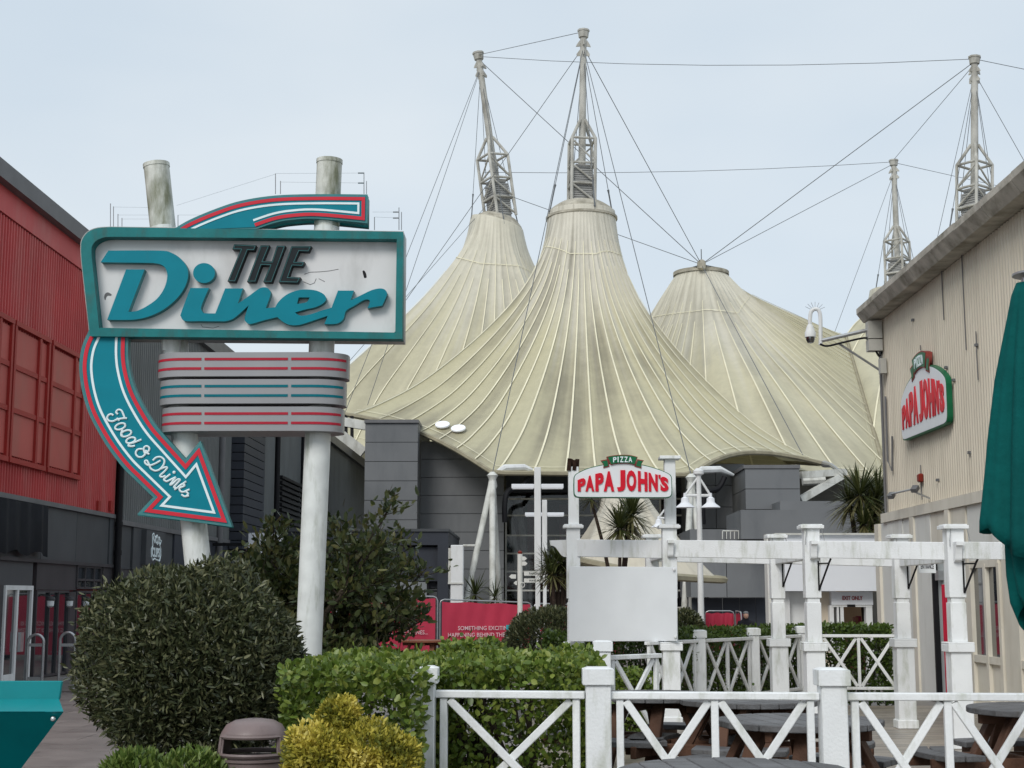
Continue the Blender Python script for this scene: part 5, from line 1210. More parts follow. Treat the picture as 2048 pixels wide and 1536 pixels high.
flat('red_band', [ribbon_ring(ao, sg*10.6, 7.6)], YS-.012, .005, M['signred'], arw)
flat('white_line', [ribbon_ring(ao, sg*24.0, 4.8)], YS-.012, .005, M['signwhite'], arw)
flat('rear_arrow', [[(x+1, y+2) for x, y in ao]], YS+.42, .08, M['tealframe'], ds)
MB().box(tuple(P(190, 700, YS+.1)), tuple(P(240, 680, YS+.42))).build('arrow_bracket', M['signcab'], ds); MB().box(tuple(P(330, 960, YS+.1)), tuple(P(390, 940, YS+.42))).build('arrow_bracket', M['signcab'], ds)
# arrow tail above the cabinet
at_ = catmull([Z1(*p[:2])+tuple(p[2:]) for p in [(610, 460), (700, 408), (850, 345), (1000, 297), (1200, 266), (1450, 258), (1742, 260, 'c'), (1740, 428, 'c'), (1450, 402), (1300, 408), (1200, 425), (1090, 462)]], 5)
tl = flat('arrow_tail', [at_], YS+.1, .10, M['tealedge'], ds, bevel=.008)
sg = inset_sign(at_)
flat('arrow_face', [offset_line(at_, sg*4)], YS+.094, .005, M['teal'], tl)
flat('red_band', [ribbon_ring(at_, sg*8.6, 6.8)], YS+.088, .005, M['signred'], tl)
flat('white_line', [ribbon_ring(at_, sg*18.3, 4.2)], YS+.088, .005, M['signwhite'], tl)
flat('rear_arrow', [[(x+2, y+9) for x, y in at_]], YS+.42, .08, M['tealframe'], ds)
# script lettering on the arrow
def ell(cx, cy, rx, ry, rot, n=16): return [(cx+rx*math.cos(a)*math.cos(rot)-ry*math.sin(a)*math.sin(rot), cy+rx*math.cos(a)*math.sin(rot)+ry*math.sin(a)*math.cos(rot)) for a in np.linspace(0, 2*PI, n)]
script = [[(195, 225), (165, 207), (122, 225), (106, 265), (130, 303), (190, 312), (250, 285), (330, 270), (395, 268)], [(262, 208), (236, 178), (270, 142), (315, 155), (345, 215), (362, 265)], [(248, 265), (285, 300)],
    ell(298, 388, 78, 42, -.35), ell(385, 490, 78, 42, -.35), [(330, 430), (310, 500), (330, 520)], ell(452, 590, 70, 38, -.35), [(608, 578), (520, 615), (430, 645), (420, 672), (470, 678), (512, 668)],
    [(652, 768), (640, 722), (655, 685), (692, 676), (724, 708), (702, 756), (662, 738)], [(625, 716), (552, 725), (524, 782), (560, 832), (620, 832), (662, 790), (650, 765), (722, 792)],
    [(888, 886), (800, 935), (720, 958), (668, 930), (658, 895), (690, 888), (722, 950), (745, 1003), (805, 1035), (872, 1018), (930, 950), (942, 882), (890, 835), (822, 842), (775, 885)],
    [(893, 1008), (950, 985), (985, 992), (940, 1050), (880, 1105), (905, 1127), (960, 1110)], [(1030, 1085), (960, 1140), (935, 1165), (975, 1195)], ell(1085, 1058, 9, 9, 0, 8), [(975, 1195), (1110, 1128)], [(1110, 1128), (1060, 1195), (1028, 1238), (1058, 1232), (1130, 1165), (1172, 1168), (1120, 1230), (1082, 1275), (1112, 1282)],
    [(1262, 1190), (1180, 1250), (1092, 1312)], [(1128, 1288), (1205, 1228), (1238, 1255), (1165, 1292), (1182, 1338), (1225, 1345)], [(1225, 1345), (1312, 1308)], [(1312, 1308), (1258, 1335), (1292, 1372), (1245, 1412), (1192, 1382)], [(1245, 1412), (1302, 1402)]]
for st in script:
    pts = catmull(st, 4) if len(st) > 2 else st
    MB().tube([P(*Z3(*q), YS-.012) for q in pts], .0108, 6).build('script_stroke', M['signwhite'], arw, smooth=True)
# silver striped bands
for k, (xa, xb, y0, y1, col) in enumerate(((581, 1924, 215, 390, 'stripered'), (594, 1902, 403, 580, 'stripeteal'), (607, 1886, 595, 772, 'stripered'))):
    a, b = P(*Z2(xa, y0), YS-.05), P(*Z2(xb, y1), YS-.05); zt_, zb_ = a.z-.015, b.z; R_ = .24
    def plan(off, x0=None, x1=None):
        pts = []; xl, xr = a.x, b.x
        for t in np.linspace(PI, PI/2, 9): pts.append((xl+R_*1.4+R_*1.4*math.cos(t), YS+.2-(R_+off)*math.sin(t)))
        for t in np.linspace(PI/2, 0, 9): pts.append((xr-R_*1.4+R_*1.4*math.cos(t), YS+.2-(R_+off)*math.sin(t)))
        return pts
    pl = plan(0); q = MB(); base = [(x, y_, zb_) for x, y_ in pl]+[(x, 2*(YS+.2)-y_+.1, zb_) for x, y_ in pl[::-1]]
    bnd = q.prism(base, (0, 0, zt_-zb_)).build('striped_band', M['silver'], ds, smooth=True)
    hh = zt_-zb_; segs = ((xa-2, 918), (940, 1522), (1545, xb-8))
    for f_ in (.66, .27):
        for s0, s1 in segs:
            X0, X1 = P(*Z2(s0, y0), YS-.05).x, P(*Z2(s1, y0), YS-.05).x; pf_ = plan(.006); xs_ = np.array([p[0] for p in pf_]); ys_ = np.array([p[1] for p in pf_])
            sx = np.unique(np.clip(np.concatenate([[X0, X1], xs_]), X0, X1)); q = MB(); z0 = zb_+hh*f_; z1 = z0+hh*.105
            for x in sx:
                y_ = float(np.interp(x, xs_, ys_)); q.v += [(x, y_, z0), (x, y_, z1), (x, y_+.004, z0), (x, y_+.004, z1)]
            for i in range(len(sx)-1): q.f += [(4*i, 4*i+4, 4*i+5, 4*i+1), (4*i+1, 4*i+5, 4*i+7, 4*i+3), (4*i+2, 4*i, 4*i+4, 4*i+6)][:2]
            q.build('stripe', M[col], bnd)
MB().box(tuple(P(325, 700, YS+.16)), tuple(P(338, 684, YS+.3))).build('hanger', M['pole'], ds); MB().box(tuple(P(352, 704, YS+.15)), tuple(P(372, 684, YS+.38))).build('hanger', M['signcab'], ds)
# anti-bird posts and wires on top
q = MB()
for x, y0, y1 in ((221, 407, 453), (227, 413, 453), (236, 428, 453), (244, 436, 453), (356, 430, 454), (551, 347, 388), (561, 362, 388), (728, 345, 388), (733, 362, 388), (798, 415, 460), (803, 424, 460), (749, 434, 460)):
    q.tube([P(x, y1, YS+.2), P(x, y0, YS+.2)], .0045, 4)
for (x0, y0, x1, y1) in ((728, 346, 716, 346), (728, 366, 716, 366), (798, 424, 786, 424), (798, 436, 786, 436)): q.tube([P(x0, y0, YS+.2), P(x1, y1, YS+.2)], .008, 4)
q.build('bird_wire_post', M['steel'], ds)
q = MB()
for (x0, y0, x1, y1) in ((227, 414, 300, 415), (236, 430, 305, 430), (244, 438, 305, 438), (353, 411, 551, 348), (356, 430, 430, 430), (551, 347, 728, 346), (561, 364, 728, 366), (749, 434, 798, 436), (745, 424, 798, 424)):
    q.tube([P(x0, y0, YS+.2), P(x1, y1, YS+.2)], .0013, 3)
q.build('bird_wire', M['steel'], ds)
# ================================================================== BARRIERS
def barrier(px0, px1, ty0, ty1, Y0_, Y1_, label, text_c=None):
    a, b = P(px0, ty0, Y0_), P(px1, ty1, Y1_); ga, gb_ = gz(Y0_), gz(Y1_)
    r = thing('barrier_panel', (a.x, Y0_, ga), label, 'barrier', 'red barrier panels'); d = (V((b.x, b.y, 0))-V((a.x, a.y, 0))).normalized(); n_ = V((d.y, -d.x, 0))
    if n_.y > 0: n_ = -n_
    c = .12
    pts = [(a.x, a.y, ga+.02), (a.x, a.y, a.z-c, 'c')]; 
    A0 = V((a.x, a.y, a.z)); B0 = V((b.x, b.y, b.z))
    pth = [V((a.x, a.y, ga+.02)), A0-V((0, 0, c)), A0-V((0, 0, c*.3))+d*c*.3, A0+d*c, B0-d*c, B0-V((0, 0, c*.3))-d*c*.3, B0-V((0, 0, c)), V((b.x, b.y, gb_+.02))]
    MB().tube(pth, .022, 6).build('frame', M['steel'], r, smooth=True)
    MB().tube([V((a.x, a.y, ga+.2)), V((b.x, b.y, gb_+.2))], .02, 6).build('bottom_bar', M['steel'], r)
    q = MB(); nx, nz2 = 28, 10; L_ = (b-a).length
    for j in range(nz2+1):
        for i in range(nx+1):
            u = .02+.96*i/nx; v = j/nz2; top = a.lerp(b, u); z = ga+.12+(top.z-.05-ga-.12)*v-(.03*math.sin(u*9+px0)**2 if j == nz2 else 0)
            w_ = .02*math.sin(u*17+v*3+px0)+.012*math.sin(u*41-v*5)
            p = V((top.x, top.y, z))+n_*(.03+w_); q.v.append(tuple(p))
    W_ = nx+1; q.f = [(j*W_+i, j*W_+i+1, (j+1)*W_+i+1, (j+1)*W_+i) for j in range(nz2) for i in range(nx)]
    q.build('banner', M['banner'], r, smooth='all')
    for e in (a, b):
        g_ = gz(e.y); MB().box((e.x-.11, e.y-.3, g_), (e.x+.11, e.y+.3, g_+.12)).build('foot_block', M['black'], r, bevel=.02)
    if text_c:
        for txt, dy, wpx, h in (('SOMETHING EXCITING IS', 0, 118, 8), ('HAPPENING BEHIND THE SCENES...', 13.5, 158, 8)):
            cp = P(text_c, 1257+dy+ (ty0-1200)*.6, Y0_); u = (cp.x-a.x)/(b.x-a.x); cy_ = a.y+(b.y-a.y)*u
            put_text('lettering', txt, V((cp.x, cy_, cp.z))+n_*.075, d, (0, 0, 1), wpx*Y0_/F, h*Y0_/F, M['textpink'], r, .003, .004)
    return r
barrier(480, 673, 1184, 1188, 41.5, 41.8, 'red barrier panel mostly hidden behind the bushy tree', 576)
barrier(679, 875, 1190, 1193, 42, 42, 'red barrier panel partly behind the tree left of the lettered one', 776)
barrier(880, 1063, 1199, 1205, 42, 42.6, 'red barrier panel with pale lettering right of the gap', 973)
barrier(1068, 1250, 1207, 1212, 42.8, 43.5, 'red barrier panel behind the white cross lamps', 1160)
barrier(1410, 1468, 1222, 1222, 46, 46, 'short red barrier panel right of the bell lamp post')
barrier(1471, 1482, 1222, 1224, 46, 44.5, 'red barrier panel seen edge-on at the end of the row')
# ================================================================== STREET FURNITURE
def cross_lamp(px, top, Y, bar0, bar1, by, label, hw=.075):
    p = P(px, top, Y); r = thing('lamp_post', (p.x, Y, gz(Y)), label, 'lamp post', 'white cross-shaped lamp posts')
    zm = P(px, 1140 if Y < 36 else 1130, Y).z
    MB().box((p.x-hw*.72, Y-hw*.72, gz(Y)), (p.x+hw*.72, Y+hw*.72, zm)).build('lower_post', M['white_far'], r, bevel=.008)
    MB().box((p.x-hw, Y-hw, zm), (p.x+hw, Y+hw, p.z)).build('upper_post', M['white_far'], r, bevel=.008)
    z = P(px, by, Y).z; 
    for a, b in ((P(bar0, by, Y).x, p.x-hw), (p.x+hw, P(bar1, by, Y).x)):
        t = MB().box((a, Y-.05, z-.045), (b, Y+.05, z+.055)).build('light_arm', M['fascia_white'], r, bevel=.01); MB().box((a+.02, Y-.04, z-.06), (b-.02, Y+.04, z-.045)).build('diffuser', M['pizzawhite'], t)
cross_lamp(1075, 935, 33, 1023, 1127, 973, 'taller white cross-shaped lamp post left of the pizza sign')
cross_lamp(1089, 1000, 41, 1050, 1128, 1029, 'shorter white cross-shaped lamp post behind the taller one', .07)
def bell_lamp(px, top, Y, lamps, by, label):
    p = P(px, top, Y); r = thing('lamp_post', (p.x, Y, gz(Y)), label, 'lamp post', 'bell shade lamp posts')
    MB().tube([(p.x, Y, gz(Y)), (p.x, Y, P(px, 1150, Y).z), (p.x, Y, p.z)], [.075, .06, .05], 10).build('post', M['white_far'], r, smooth=True)
    MB().lathe([(.06, -.03), (.11, 0), (.11, .06), (.05, .12)], p, 10).build('finial', M['white_far'], r, smooth=True)
    for lx in lamps:
        e = P(lx, by, Y); 
        MB().tube([V((p.x, Y, e.z)), e], .03, 8).build('arm', M['white_far'], r, smooth=True); MB().tube([p-V((0, 0, .05)), e], .025, 8).build('arm_brace', M['white_far'], r, smooth=True)
        s_ = MB().lathe([(.03, .05), (.035, -.03), (.08, -.06), (.085, -.14), (.11, -.17), (.19, -.23), (.2, -.25)], e, 20).build('bell_shade', M['fascia_white'], r, smooth=True)
bell_lamp(1397, 948, 30, (1370, 1421), 991, 'white post with two bell-shaped lamps right of the pizza sign')
bell_lamp(1337, 1005, 39, (1317,), 1036, 'white bell lamp half hidden behind the right sign post')
# finger post
Yf_ = 30; p = P(1040, 1108, Yf_); fp = thing('finger_post', (p.x, Yf_, gz(Yf_)), 'cream finger post with pointing arms before the red barrier', 'signpost')
q = MB().tube([(p.x, Yf_, gz(Yf_)), p], .055, 10); q.build('post', M['creamwall'], fp, smooth=True)
MB().lathe([(.03, 0), (.045, .02), (.045, .05), (.01, .07)], p, 10).build('finial', M['redlamp'], fp, smooth=True)
for (x0, x1, yc, txt, yw) in ((1048, 1103, 1147, 'FAIRGROUND', 0), (1048, 1099, 1161, 'WAVE HOTEL', 0), (1044, 1054, 1117, 'POOL', .0), (1044, 1055, 1127, 'ARENA', 0), (1032, 1018, 1153, 'BEACH', 0), (1034, 1027, 1166, 'INFO', 0)):
    a, b = P(x0, yc, Yf_-.06), P(x1, yc, Yf_-.06); s = 1 if x1 > x0 else -1; L_ = abs(b.x-a.x); h = .042
    poly = [a+V((0, 0, -h)), V((b.x-s*h*1.1, b.y, b.z-h)), b, V((b.x-s*h*1.1, b.y, b.z+h)), a+V((0, 0, h))]
    ar_ = MB().prism(poly, (0, .03, 0)).build('finger_arm', M['creamwall'], fp)
    if s > 0 and L_ > .3: put_text('lettering', txt, V(((a.x+b.x)/2, a.y-.003, a.z)), (1, 0, 0), (0, 0, 1), L_*.62, .045, M['text'], ar_, .002, .01)
pts = ell(P(1045, 1170, Yf_).x, P(1045, 1170, Yf_).z, .045, .05, 0, 14); MB().tube([(x, Yf_-.06, z) for x, z in pts], .009, 5).build('scroll', M['creamwall'], fp)
# teal menu board
a, b = P(1012, 1280, 29), P(1046, 1250, 29); tbd = thing('menu_board', (a.x, 29, gz(29)), 'small teal board standing beside the dark dome shrub', 'board')
MB().prism([(a.x, 29, a.z), (b.x, 29, a.z), (b.x, 29.05, b.z), (a.x, 29.05, b.z)], (0, .03, 0)).build('panel', M['tealboard'], tbd)
for x in (a.x+.03, b.x-.03): MB().bar((x, 29.06, gz(29)), (x, 29.06, a.z+.05), .03, .03).build('leg', M['steel'], tbd)
# cycle hoops
for i, (px0, px1, yt) in enumerate(((57, 88, 1269), (121, 151, 1265))):
    Y = 24.9; a, b = P(px0, yt, Y), P(px1, yt, Y); R_ = (b.x-a.x)/2; cx = (a.x+b.x)/2; g_ = gz(Y)-.02
    r = thing('cycle_hoop', (cx, Y, g_), ['galvanised cycle hoop nearer the white framed shop door', 'galvanised cycle hoop beside the dark round shrub'][i], 'cycle stand', 'cycle hoops')
    pts = [(a.x, Y, g_), (a.x, Y, a.z-R_)]+[(cx-R_*math.cos(t), Y, a.z-R_+R_*math.sin(t)) for t in np.linspace(.2, PI-.2, 10)]+[(b.x, Y, a.z-R_), (b.x, Y, g_)]
    MB().tube(pts, .024, 10).build('hoop', M['steel'], r, smooth=True)
    for y_ in (1290, 1357): z = P(px0, y_, Y).z; MB().box((a.x+.02, Y-.01, z-.025), (b.x-.02, Y+.01, z+.025)).build('crossbar', M['steel'], r)
# litter bin
Yb = 7.85; c0 = P(509, 1437, Yb); R_ = 69*Yb/F; zt_ = c0.z
lb = thing('litter_bin', (c0.x, Yb, 0), 'brown domed litter bin between the dark shrub and yellow shrub', 'litter bin')
zo1, zo0 = P(509, 1470, Yb).z-.0, P(509, 1506, Yb).z; zrim = P(509, 1514, Yb).z
prof_ = [(R_*1.0, zrim+.005), (R_*1.01, zo0), (R_*.985, zo0+(zo1-zo0)*.5), (R_*.95, zo1), (R_*.9, zo1+.02), (R_*.78, zt_-.03), (R_*.55, zt_-.008), (R_*.25, zt_), (.002, zt_+.002)]
n_ = 48; q = MB()
for r_, z in prof_:
    for j in range(n_): a_ = 2*PI*j/n_; q.v.append((c0.x+r_*math.cos(a_), Yb+r_*math.sin(a_), z))
for i in range(len(prof_)-1):
    for j in range(n_):
        am = (2*PI*(j+.5)/n_+PI/2) % (2*PI)
        if i in (1, 2) and (am < .98 or am > 2*PI-.98 or PI-.98 < am < PI+.98): continue
        q.f.append((i*n_+j, i*n_+(j+1) % n_, (i+1)*n_+(j+1) % n_, (i+1)*n_+j))
dome = q.build('dome_lid', M['bin'], lb, smooth=True); sm_ = dome.modifiers.new('s', 'SOLIDIFY'); sm_.thickness = .012
for s in (1, -1):
    pts = [(c0.x+R_*1.0*math.sin(t), Yb-s*R_*1.0*math.cos(t), zo0) for t in np.linspace(-1.0, 1.0, 14)]+[(c0.x+R_*.965*math.sin(t), Yb-s*R_*.965*math.cos(t), zo1) for t in np.linspace(1.0, -1.0, 14)]
    MB().tube(pts+pts[:1], .011, 6).build('opening_rim', M['bin'], dome, smooth=True)
MB().lathe([(R_*.98, .0), (R_*1.0, .03), (R_*1.0, zrim-.02), (R_*1.05, zrim-.012), (R_*1.05, zrim), (R_*.9, zrim+.002), (R_*.86, zrim-.05), (R_*.8, .3)], (c0.x, Yb, 0), 48).build('body', M['bin'], lb, smooth=True)
MB().lathe([(R_*.82, zrim-.3), (R_*.84, zrim-.0)], (c0.x, Yb, 0), 32, caps=True).build('liner', M['black'], lb, smooth=True)
# teal hopper at the bottom left corner
Yh = 6.0; hp = thing('teal_hopper', (P(-40, 1500, Yh).x, Yh+.3, 0), 'teal metal tapered planter stand at the bottom left corner', 'planter')
hp.name = 'planter_stand'
MB().prism([P(-260, 1362, Yh+.10), P(124, 1362, Yh+.10), P(118, 1400, Yh+.10), P(-260, 1400, Yh+.10)], (0, .02, 0)).build('upstand', M['tealmetal'], hp, bevel=.003)
MB().add([P(-260, 1398, Yh+.10), P(118, 1398, Yh+.10), P(127, 1423, Yh), P(-260, 1423, Yh)], [(3, 2, 1, 0)]).build('ledge', M['tealmetal'], hp)
fr_ = [P(-260, 1424, Yh+.004), P(127, 1424, Yh+.004), P(-20, 1620, Yh+.5), P(-200, 1620, Yh+.5)]; bk = [v+V((-.2, .45, 0)) for v in fr_]
MB().add(fr_+bk, [(3, 2, 1, 0), (4, 5, 6, 7), (1, 2, 6, 5), (0, 4, 7, 3), (2, 3, 7, 6)]).build('hopper_body', M['tealmetal'], hp)
MB().box((P(-150, 1600, Yh).x, Yh+.3, 0), (P(-70, 1600, Yh).x, Yh+.45, .75)).build('stand', M['tealmetal'], hp)
MB().lathe([(.011, 0), (.008, .006), (.001, .008)], P(106, 1438, Yh+.014), 10, axis=(0, -1, .1)).build('bolt', M['steel'], hp, smooth=True)
# closed parasol
Yu = 6.2; ux_ = P(2072, 900, Yu).x; k_ = Yu/F
pu = thing('closed_parasol', (ux_, Yu, DZ), 'folded dark teal parasol at the right edge', 'parasol')
def folded(rows_, amp, nf, ph, zfun, name):
    q = MB(); n_ = 72
    for i, (py, rp) in enumerate(rows_):
        z = P(2072, py, Yu).z
        for j in range(n_):
            a_ = 2*PI*j/n_; f_ = min(1, i/4); rr = rp*k_*(1+amp*f_*(.6*math.sin(nf*a_+ph)+.4*math.sin((nf*2-1)*a_+1.3*ph+i*.05)))
            dz = zfun(a_)*(max(0, i-len(rows_)+4)/3)
            q.v.append((ux_+rr*math.cos(a_), Yu+rr*math.sin(a_)*.8, z+dz))
    q.f = [(i*n_+j, (i+1)*n_+j, (i+1)*n_+(j+1) % n_, i*n_+(j+1) % n_) for i in range(len(rows_)-1) for j in range(n_)]
    o = q.build(name, M['umb'], pu, smooth='all'); s = o.modifiers.new('s', 'SOLIDIFY'); s.thickness = .003; return o
folded([(566, 22), (590, 32), (640, 43), (700, 56), (760, 68), (820, 77), (880, 86), (940, 93), (1000, 101), (1040, 107), (1062, 108)], .15, 7, 4.2, lambda a: -.17*max(0, math.cos(a-4.9))-.012*math.sin(7*a), 'canopy')
folded([(1000, 62), (1050, 66), (1100, 66), (1150, 64), (1200, 58), (1235, 46)], .16, 5, 1.1, lambda a: -.06*math.sin(3*a+1), 'canopy_tail')
MB().tube([(ux_, Yu, DZ), (ux_, Yu, P(2072, 556, Yu).z)], .024, 10).build('pole', M['steel'], pu, smooth=True)
MB().lathe([(.02, -.03), (.035, 0), (.1, .005), (.1, .014), (.02, .03)], P(2072, 553, Yu), 16).build('finial', M['silver'], pu, smooth=True)
MB().lathe([(.28, 0), (.28, .05), (.06, .07), (.05, .2)], (ux_, Yu, DZ), 20).build('base', M['gutter'], pu, smooth=True)
# seated person far off, on a bench
Yp = 44; hx = P(1492, 1240, Yp).x; g_ = gz(Yp)
bn = thing('street_bench', (hx, Yp, g_), 'dark bench with a seated figure before the navy shopfront', 'bench')
MB().box((hx-.7, Yp-.2, g_+.40), (hx+.7, Yp+.25, g_+.45)).build('seat', M['brownwood'], bn)
for s in (-.55, .55): MB().box((hx+s-.04, Yp-.2, g_), (hx+s+.04, Yp+.2, g_+.398)).build('leg', M['black'], bn)
me = bpy.data.meshes.new('person'); 
vs = [(0, .05, .55), (0, .08, .78), (0, .05, 1.0), (0, .03, 1.10), (0, 0, 1.22), (.19, .05, 1.0), (.24, .0, .78), (.16, -.22, .68), (-.19, .05, 1.0), (-.24, .0, .78), (-.16, -.22, .68), (.1, .04, .54), (.12, -.36, .54), (.12, -.38, .1), (.12, -.5, .05), (-.1, .04, .54), (-.12, -.36, .54), (-.12, -.38, .1), (-.12, -.5, .05)]
es = [(0, 1), (1, 2), (2, 3), (3, 4), (2, 5), (5, 6), (6, 7), (2, 8), (8, 9), (9, 10), (0, 11), (11, 12), (12, 13), (13, 14), (0, 15), (15, 16), (16, 17), (17, 18)]
rad = [.15, .15, .13, .06, .10, .075, .055, .04, .075, .055, .04, .1, .08, .055, .04, .1, .08, .055, .04]
me.from_pydata([(hx+x, Yp+y_, g_+z) for x, y_, z in vs], es, [])
pe = link('person', me, M['cloth_dark']); tag(pe, 'person in dark clothes and cap seated far off before the navy shopfront', 'person')
pe.modifiers.new('skin', 'SKIN'); 
for i, v in enumerate(me.skin_vertices[0].data if me.skin_vertices else []): v.radius = (rad[i], rad[i])
if me.skin_vertices: me.skin_vertices[0].data[0].use_root = True
pe.modifiers.new('sub', 'SUBSURF').levels = 2; pe.modifiers['sub'].render_levels = 2
hd = MB().ellipsoid((hx, Yp-.01, g_+1.22), .078, .095, .115, 14, 9); hd.build('head', M['skin'], pe, smooth=True)
MB().ellipsoid((hx, Yp+.0, g_+1.285), .084, .10, .06, 14, 7).build('cap', M['gutter'], pe, smooth=True)
# ================================================================== PLANTS
def stems(mb, base, n, spread, h, r, seed):
    rr = random.Random(seed)
    for _ in range(n):
        a_ = rr.uniform(0, 2*PI); e = V(base)+V((math.cos(a_)*spread*rr.random(), math.sin(a_)*spread*rr.random(), h*rr.uniform(.7, 1)))
        mb.tube([V(base)+V((math.cos(a_)*.05, math.sin(a_)*.05, 0)), V(base).lerp(e, .5)+V((rr.uniform(-.04, .04), rr.uniform(-.04, .04), 0)), e], [r, r*.7, r*.35], 6)
def dome_shrub(name, label, c, rad_, n, L, W, mt, seed, group=None, amp=.05, cat='shrub', inner=.72, base=None, **kw):
    r = thing(name, (c[0], c[1], base if base is not None else gz(c[1])), label, cat, group)
    q = MB(); stems(q, (c[0], c[1], base if base is not None else gz(c[1])), 9, rad_[0]*.6, c[2], .03, seed); q.build('stem', M['bark'], r, smooth=True)
    p, nn_ = shell_ellipsoid(c, rad_, n, seed, amp=amp, inner=inner); leaf_mesh('foliage', p, nn_, L, W, mt, r, seed=seed, **kw); return r
cB_ = P(388, 1338, 12.0)
dome_shrub('round_shrub', 'large clipped dark green round shrub under the diner sign', (cB_.x, 12.0, cB_.z-.02), (.86, .84, .84), 48000, .064, .0195, L_dark, 11, out=.38, up=.25, amp=.16, inner=.5)
cT = P(1095, 1292, 23.5); dome_shrub('dome_shrub', 'dark clipped dome shrub left of the blank board', (cT.x+.1, 23.5, cT.z), (.80, .7, .60), 17000, .06, .024, L_dark, 12, 'dark dome shrubs', base=gz(23.5), out=.55, up=.2)
cT = P(1372, 1258, 25.5); dome_shrub('dome_shrub', 'dark clipped dome shrub right of the blank board', (cT.x, 25.5, cT.z-.2), (.37, .37, .52), 9000, .06, .024, L_dark, 13, 'dark dome shrubs', base=gz(25.5), out=.55, up=.2)
# yellow shrub from several lobes
ys_ = thing('yellow_shrub', (P(700, 1500, 7.35).x, 7.35, 0), 'golden yellow small-leaved shrub at the bottom centre left', 'shrub')
k = 7.35/F*.94; P_, N_ = [], []
for i, (px, py, rx, rz_, dy, n) in enumerate(((680, 1432, 42, 38, .08, 3400), (640, 1505, 72, 58, 0, 5200), (735, 1505, 82, 62, .05, 5600), (790, 1520, 48, 55, .02, 3600), (690, 1580, 110, 90, .05, 5500), (605, 1545, 36, 45, .0, 2600))):
    c = P(px, py, 7.35+dy); a, b = shell_ellipsoid(tuple(c), (rx*k, rx*k*.9, rz_*k), int(n*.8), 40+i, amp=.20, freq=6, inner=.7); P_.append(a); N_.append(b)
P_, N_ = np.concatenate(P_), np.concatenate(N_)
leaf_mesh('foliage', P_, N_, .027, .0125, L_yel, ys_, out=.45, up=.3, seed=44, rnd=np.clip(.40+lump(P_, .45, 14, 9), 0, 1))
q = MB(); stems(q, (P(700, 1500, 7.4).x, 7.4, 0), 14, .28, .85, .018, 5); q.build('stem', M['bark'], ys_, smooth=True)
# low planting
for i, (px, py, rx, rz_, l_) in enumerate(((270, 1560, 62, 52, 'low leafy plant at the bottom edge under the round shrub'), (385, 1562, 70, 55, 'low pale leafy plant at the bottom edge beside the bin'))):
    c = P(px, py, 7.7); k = 7.7/F
    dome_shrub('low_plant', l_, tuple(c), (rx*k, rx*k, rz_*k), 1500, .05, .016, L_low, 60+i, 'low plants in the bed', base=0, out=.4, up=.5)
# hedges
def hedge(name, label, runs, L, W, mt, seed, group='clipped hedges', trunks=True):
    a0, b0 = runs[0][0], runs[0][1]; r = thing(name, ((a0[0]+b0[0])/2, (a0[1]+b0[1])/2, 0), label, 'hedge', group)
    P_, N_ = [], []
    for i, (a, b, wd, z0, z1, n) in enumerate(runs): p, nn_ = shell_box(a, b, wd, z0, z1, n, seed+i, amp=.028); P_.append(p); N_.append(nn_)
    leaf_mesh('foliage', np.concatenate(P_), np.concatenate(N_), L, W, mt, r, out=.3, up=.12, seed=seed, fold=.18)
    q = MB(); rr = random.Random(seed)
    for (a, b, wd, z0, z1, n) in runs:
        for k_ in range(14):
            t = rr.random(); x = a[0]+(b[0]-a[0])*t; y_ = a[1]+(b[1]-a[1])*t+wd*.3*(rr.random()-.5); q.tube([(x, y_, 0), (x+rr.uniform(-.1, .1), y_, z1*.5), (x+rr.uniform(-.15, .15), y_, z1*.85)], [.02, .015, .008], 5)
    q.build('stem', M['bark'], r); return r
hedge('hedge', 'bright green hedge block left of the near fence end post', [((-1.40, 9.45), (-.615, 9.45), 2.6, .1, 1.20, 19000)], .045, .031, L_hedge, 70)
hedge('hedge', 'bright green hedge behind the left bay of the near fence', [((-.66, 9.95), (.44, 9.95), 2.2, .1, 1.20, 24000), ((-.62, 10.5), (-.25, 10.5), .6, 1.05, 1.27, 1500)], .045, .031, L_hedge, 80)
hedge('hedge', 'clipped hedge running behind the far angled fence', [((1.75, 18.75), (3.85, 21.75), .55, .05, 1.17, 11000)], .06, .036, L_hedged, 90)
hedge('hedge', 'clipped hedge below the exit door behind the square fence bay', [((4.0, 21.95), (5.3, 21.9), .6, .05, 1.17, 7000)], .06, .036, L_hedged, 95)
hedge('hedge', 'small hedge seen under the blank board', [((.2, 19.7), (1.75, 19.5), .6, .05, 1.12, 7000)], .06, .036, L_hedged, 97)
hedge('hedge', 'low hedge between the side fence bay and the picnic tables', [((.42, 15.0), (1.15, 15.3), .5, .05, .85, 4000)], .055, .036, L_hedge, 99)
# loose tree behind the sign
tr = thing('evergreen_tree', (P(625, 1300, 17.3).x, 17.3, 0), 'loose dark evergreen tree with large leaves behind the diner poles', 'tree')
rr = random.Random(21); q = MB(); tips = []
def branch(p, d, L, r, lev):
    pts = [p]; n_ = 4
    for i in range(n_):
        d = (d+V((rr.uniform(-.22, .22), rr.uniform(-.22, .22), rr.uniform(-.06, .16)))).normalized(); p = p+d*(L/n_); pts.append(p)
        if lev >= 2 or (lev == 1 and i > 1): tips.append((p.copy(), d.copy()))
    q.tube(pts, [r*(1-.6*i/n_) for i in range(n_+1)], 6)
    if lev < 3:
        for k in range(5 if lev < 2 else 4):
            i = rr.randint(1, n_); nd = (d*.55+V((rr.uniform(-1, 1), rr.uniform(-1, 1), rr.uniform(-.45, .75)))).normalized()
            branch(pts[i], nd, L*rr.uniform(.45, .68), r*.5, lev+1)
b0 = V((P(625, 1300, 17.3).x, 17.3, 0))
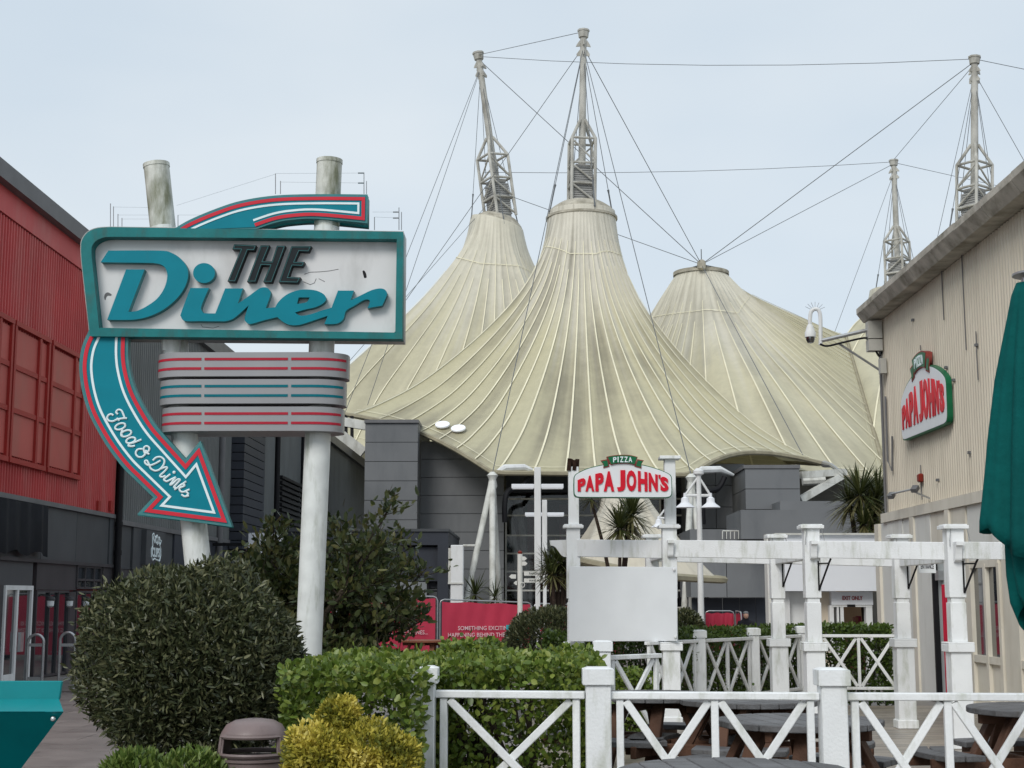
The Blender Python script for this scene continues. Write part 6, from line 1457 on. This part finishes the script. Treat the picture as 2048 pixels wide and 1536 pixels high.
for k in range(7):
    a_ = 2*PI*k/7+.3; branch(b0+V((.08*math.cos(a_), .08*math.sin(a_), 0)), V((math.cos(a_)*.52, math.sin(a_)*.5, 1)).normalized(), rr.uniform(1.3, 1.85), .05, 0)
for a_ in (.1, -.2, .4): branch(b0+V((0, 0, .3)), V((math.cos(a_)*1.0, math.sin(a_)*.3-.1, .55)).normalized(), .75, .03, 1)
q.build('trunk', M['bark'], tr, smooth=True)
tp = np.array([[*t[0]] for t in tips]); td = np.array([[*t[1]] for t in tips])
rep = 3; r_ = np.random.default_rng(31); pp = np.repeat(tp, rep, 0)+r_.normal(0, .045, (len(tp)*rep, 3)); dd = np.repeat(td, rep, 0)
print('TREE leaves', len(pp))
leaf_mesh('crown', pp, dd, .105, .05, L_tree, tr, out=.45, up=.2, seed=33)
# palms
def palm(label, px, ybase, Y, heads, n=90, L=.6, seed=1, tr_r=.07, bx=None):
    rr = np.random.default_rng(seed); b = P(px, 1200, Y); r = thing('cabbage_palm', (b.x, Y, gz(Y)), label, 'palm', 'cabbage palms')
    root = V((b.x, Y, gz(Y)))
    for (hx_, hy_, dy, sc) in heads:
        h = P(hx_, hy_, Y+dy); mid = root.lerp(h, .55); mid.x = mid.x*.6+root.x*.4
        MB().tube([V(v) for v in catmull([tuple(root), tuple(mid), tuple(h)], 5)], [tr_r*(1-.05*i) for i in range(11)], 8).build('trunk', M['palmbark'], r, smooth=True)
        q = MB(); rn = []
        for k in range(n):
            az = rr.uniform(0, 2*PI); el = rr.uniform(-.75, 1.35); l = L*sc*rr.uniform(.7, 1.1); d = V((math.cos(az)*math.cos(el), math.sin(az)*math.cos(el), math.sin(el))); s = d.cross(V((0, 0, 1))).normalized()
            p0 = h+d*.04; w_ = .019*sc; droop = rr.uniform(.05, .28)*l
            k0 = len(q.v)
            for t, ww in ((0, .5), (.3, 1), (.65, .8), (1, .05)):
                c = p0+d*(l*t)-V((0, 0, droop*t*t)); q.v += [tuple(c-s*w_*ww), tuple(c+s*w_*ww)]; rn += [0, 0]
            v_ = float(rr.random())*.75 if el > -.3 else .9; rn[-8:] = [v_]*8
            q.f += [(k0+2*j, k0+2*j+1, k0+2*j+3, k0+2*j+2) for j in range(3)]
        me = q.mesh('crown'); a = me.attributes.new('rnd', 'FLOAT', 'POINT'); a.data.foreach_set('value', np.array(rn, 'f'))
        o = link('crown', me, L_palm, r); o['kind'] = 'stuff'
    return r
palm('many-headed palm behind the white cross lamp posts', 1112, 1240, 28, [(1105, 1150, 0, .9), (1130, 1145, .3, 1), (1096, 1130, .5, .8), (1145, 1125, .4, .9), (1118, 1125, .2, .9)], 120, .55, 3, .06)
palm('palm in front of the small cream canopy under the pizza sign', 1238, 1240, 33, [(1264, 1030, 0, 1.15), (1240, 1058, -.3, 1.2), (1255, 1045, .2, 1.1), (1182, 998, .2, .6)], 130, .66, 4, .06)
palm('tall palm at the corner of the cream building', 1735, 1250, 33.4, [(1720, 990, 0, 1.15), (1755, 1000, .3, 1.2), (1728, 1050, -.2, 1.0), (1700, 1010, .4, .9), (1745, 1030, .2, 1.1)], 150, .85, 6, .09)
palm('feathery low palm before the curved grey wall', 950, 1230, 54, [(950, 1190, 0, 1.5), (990, 1195, .5, 1.2)], 60, .8, 8, .08)
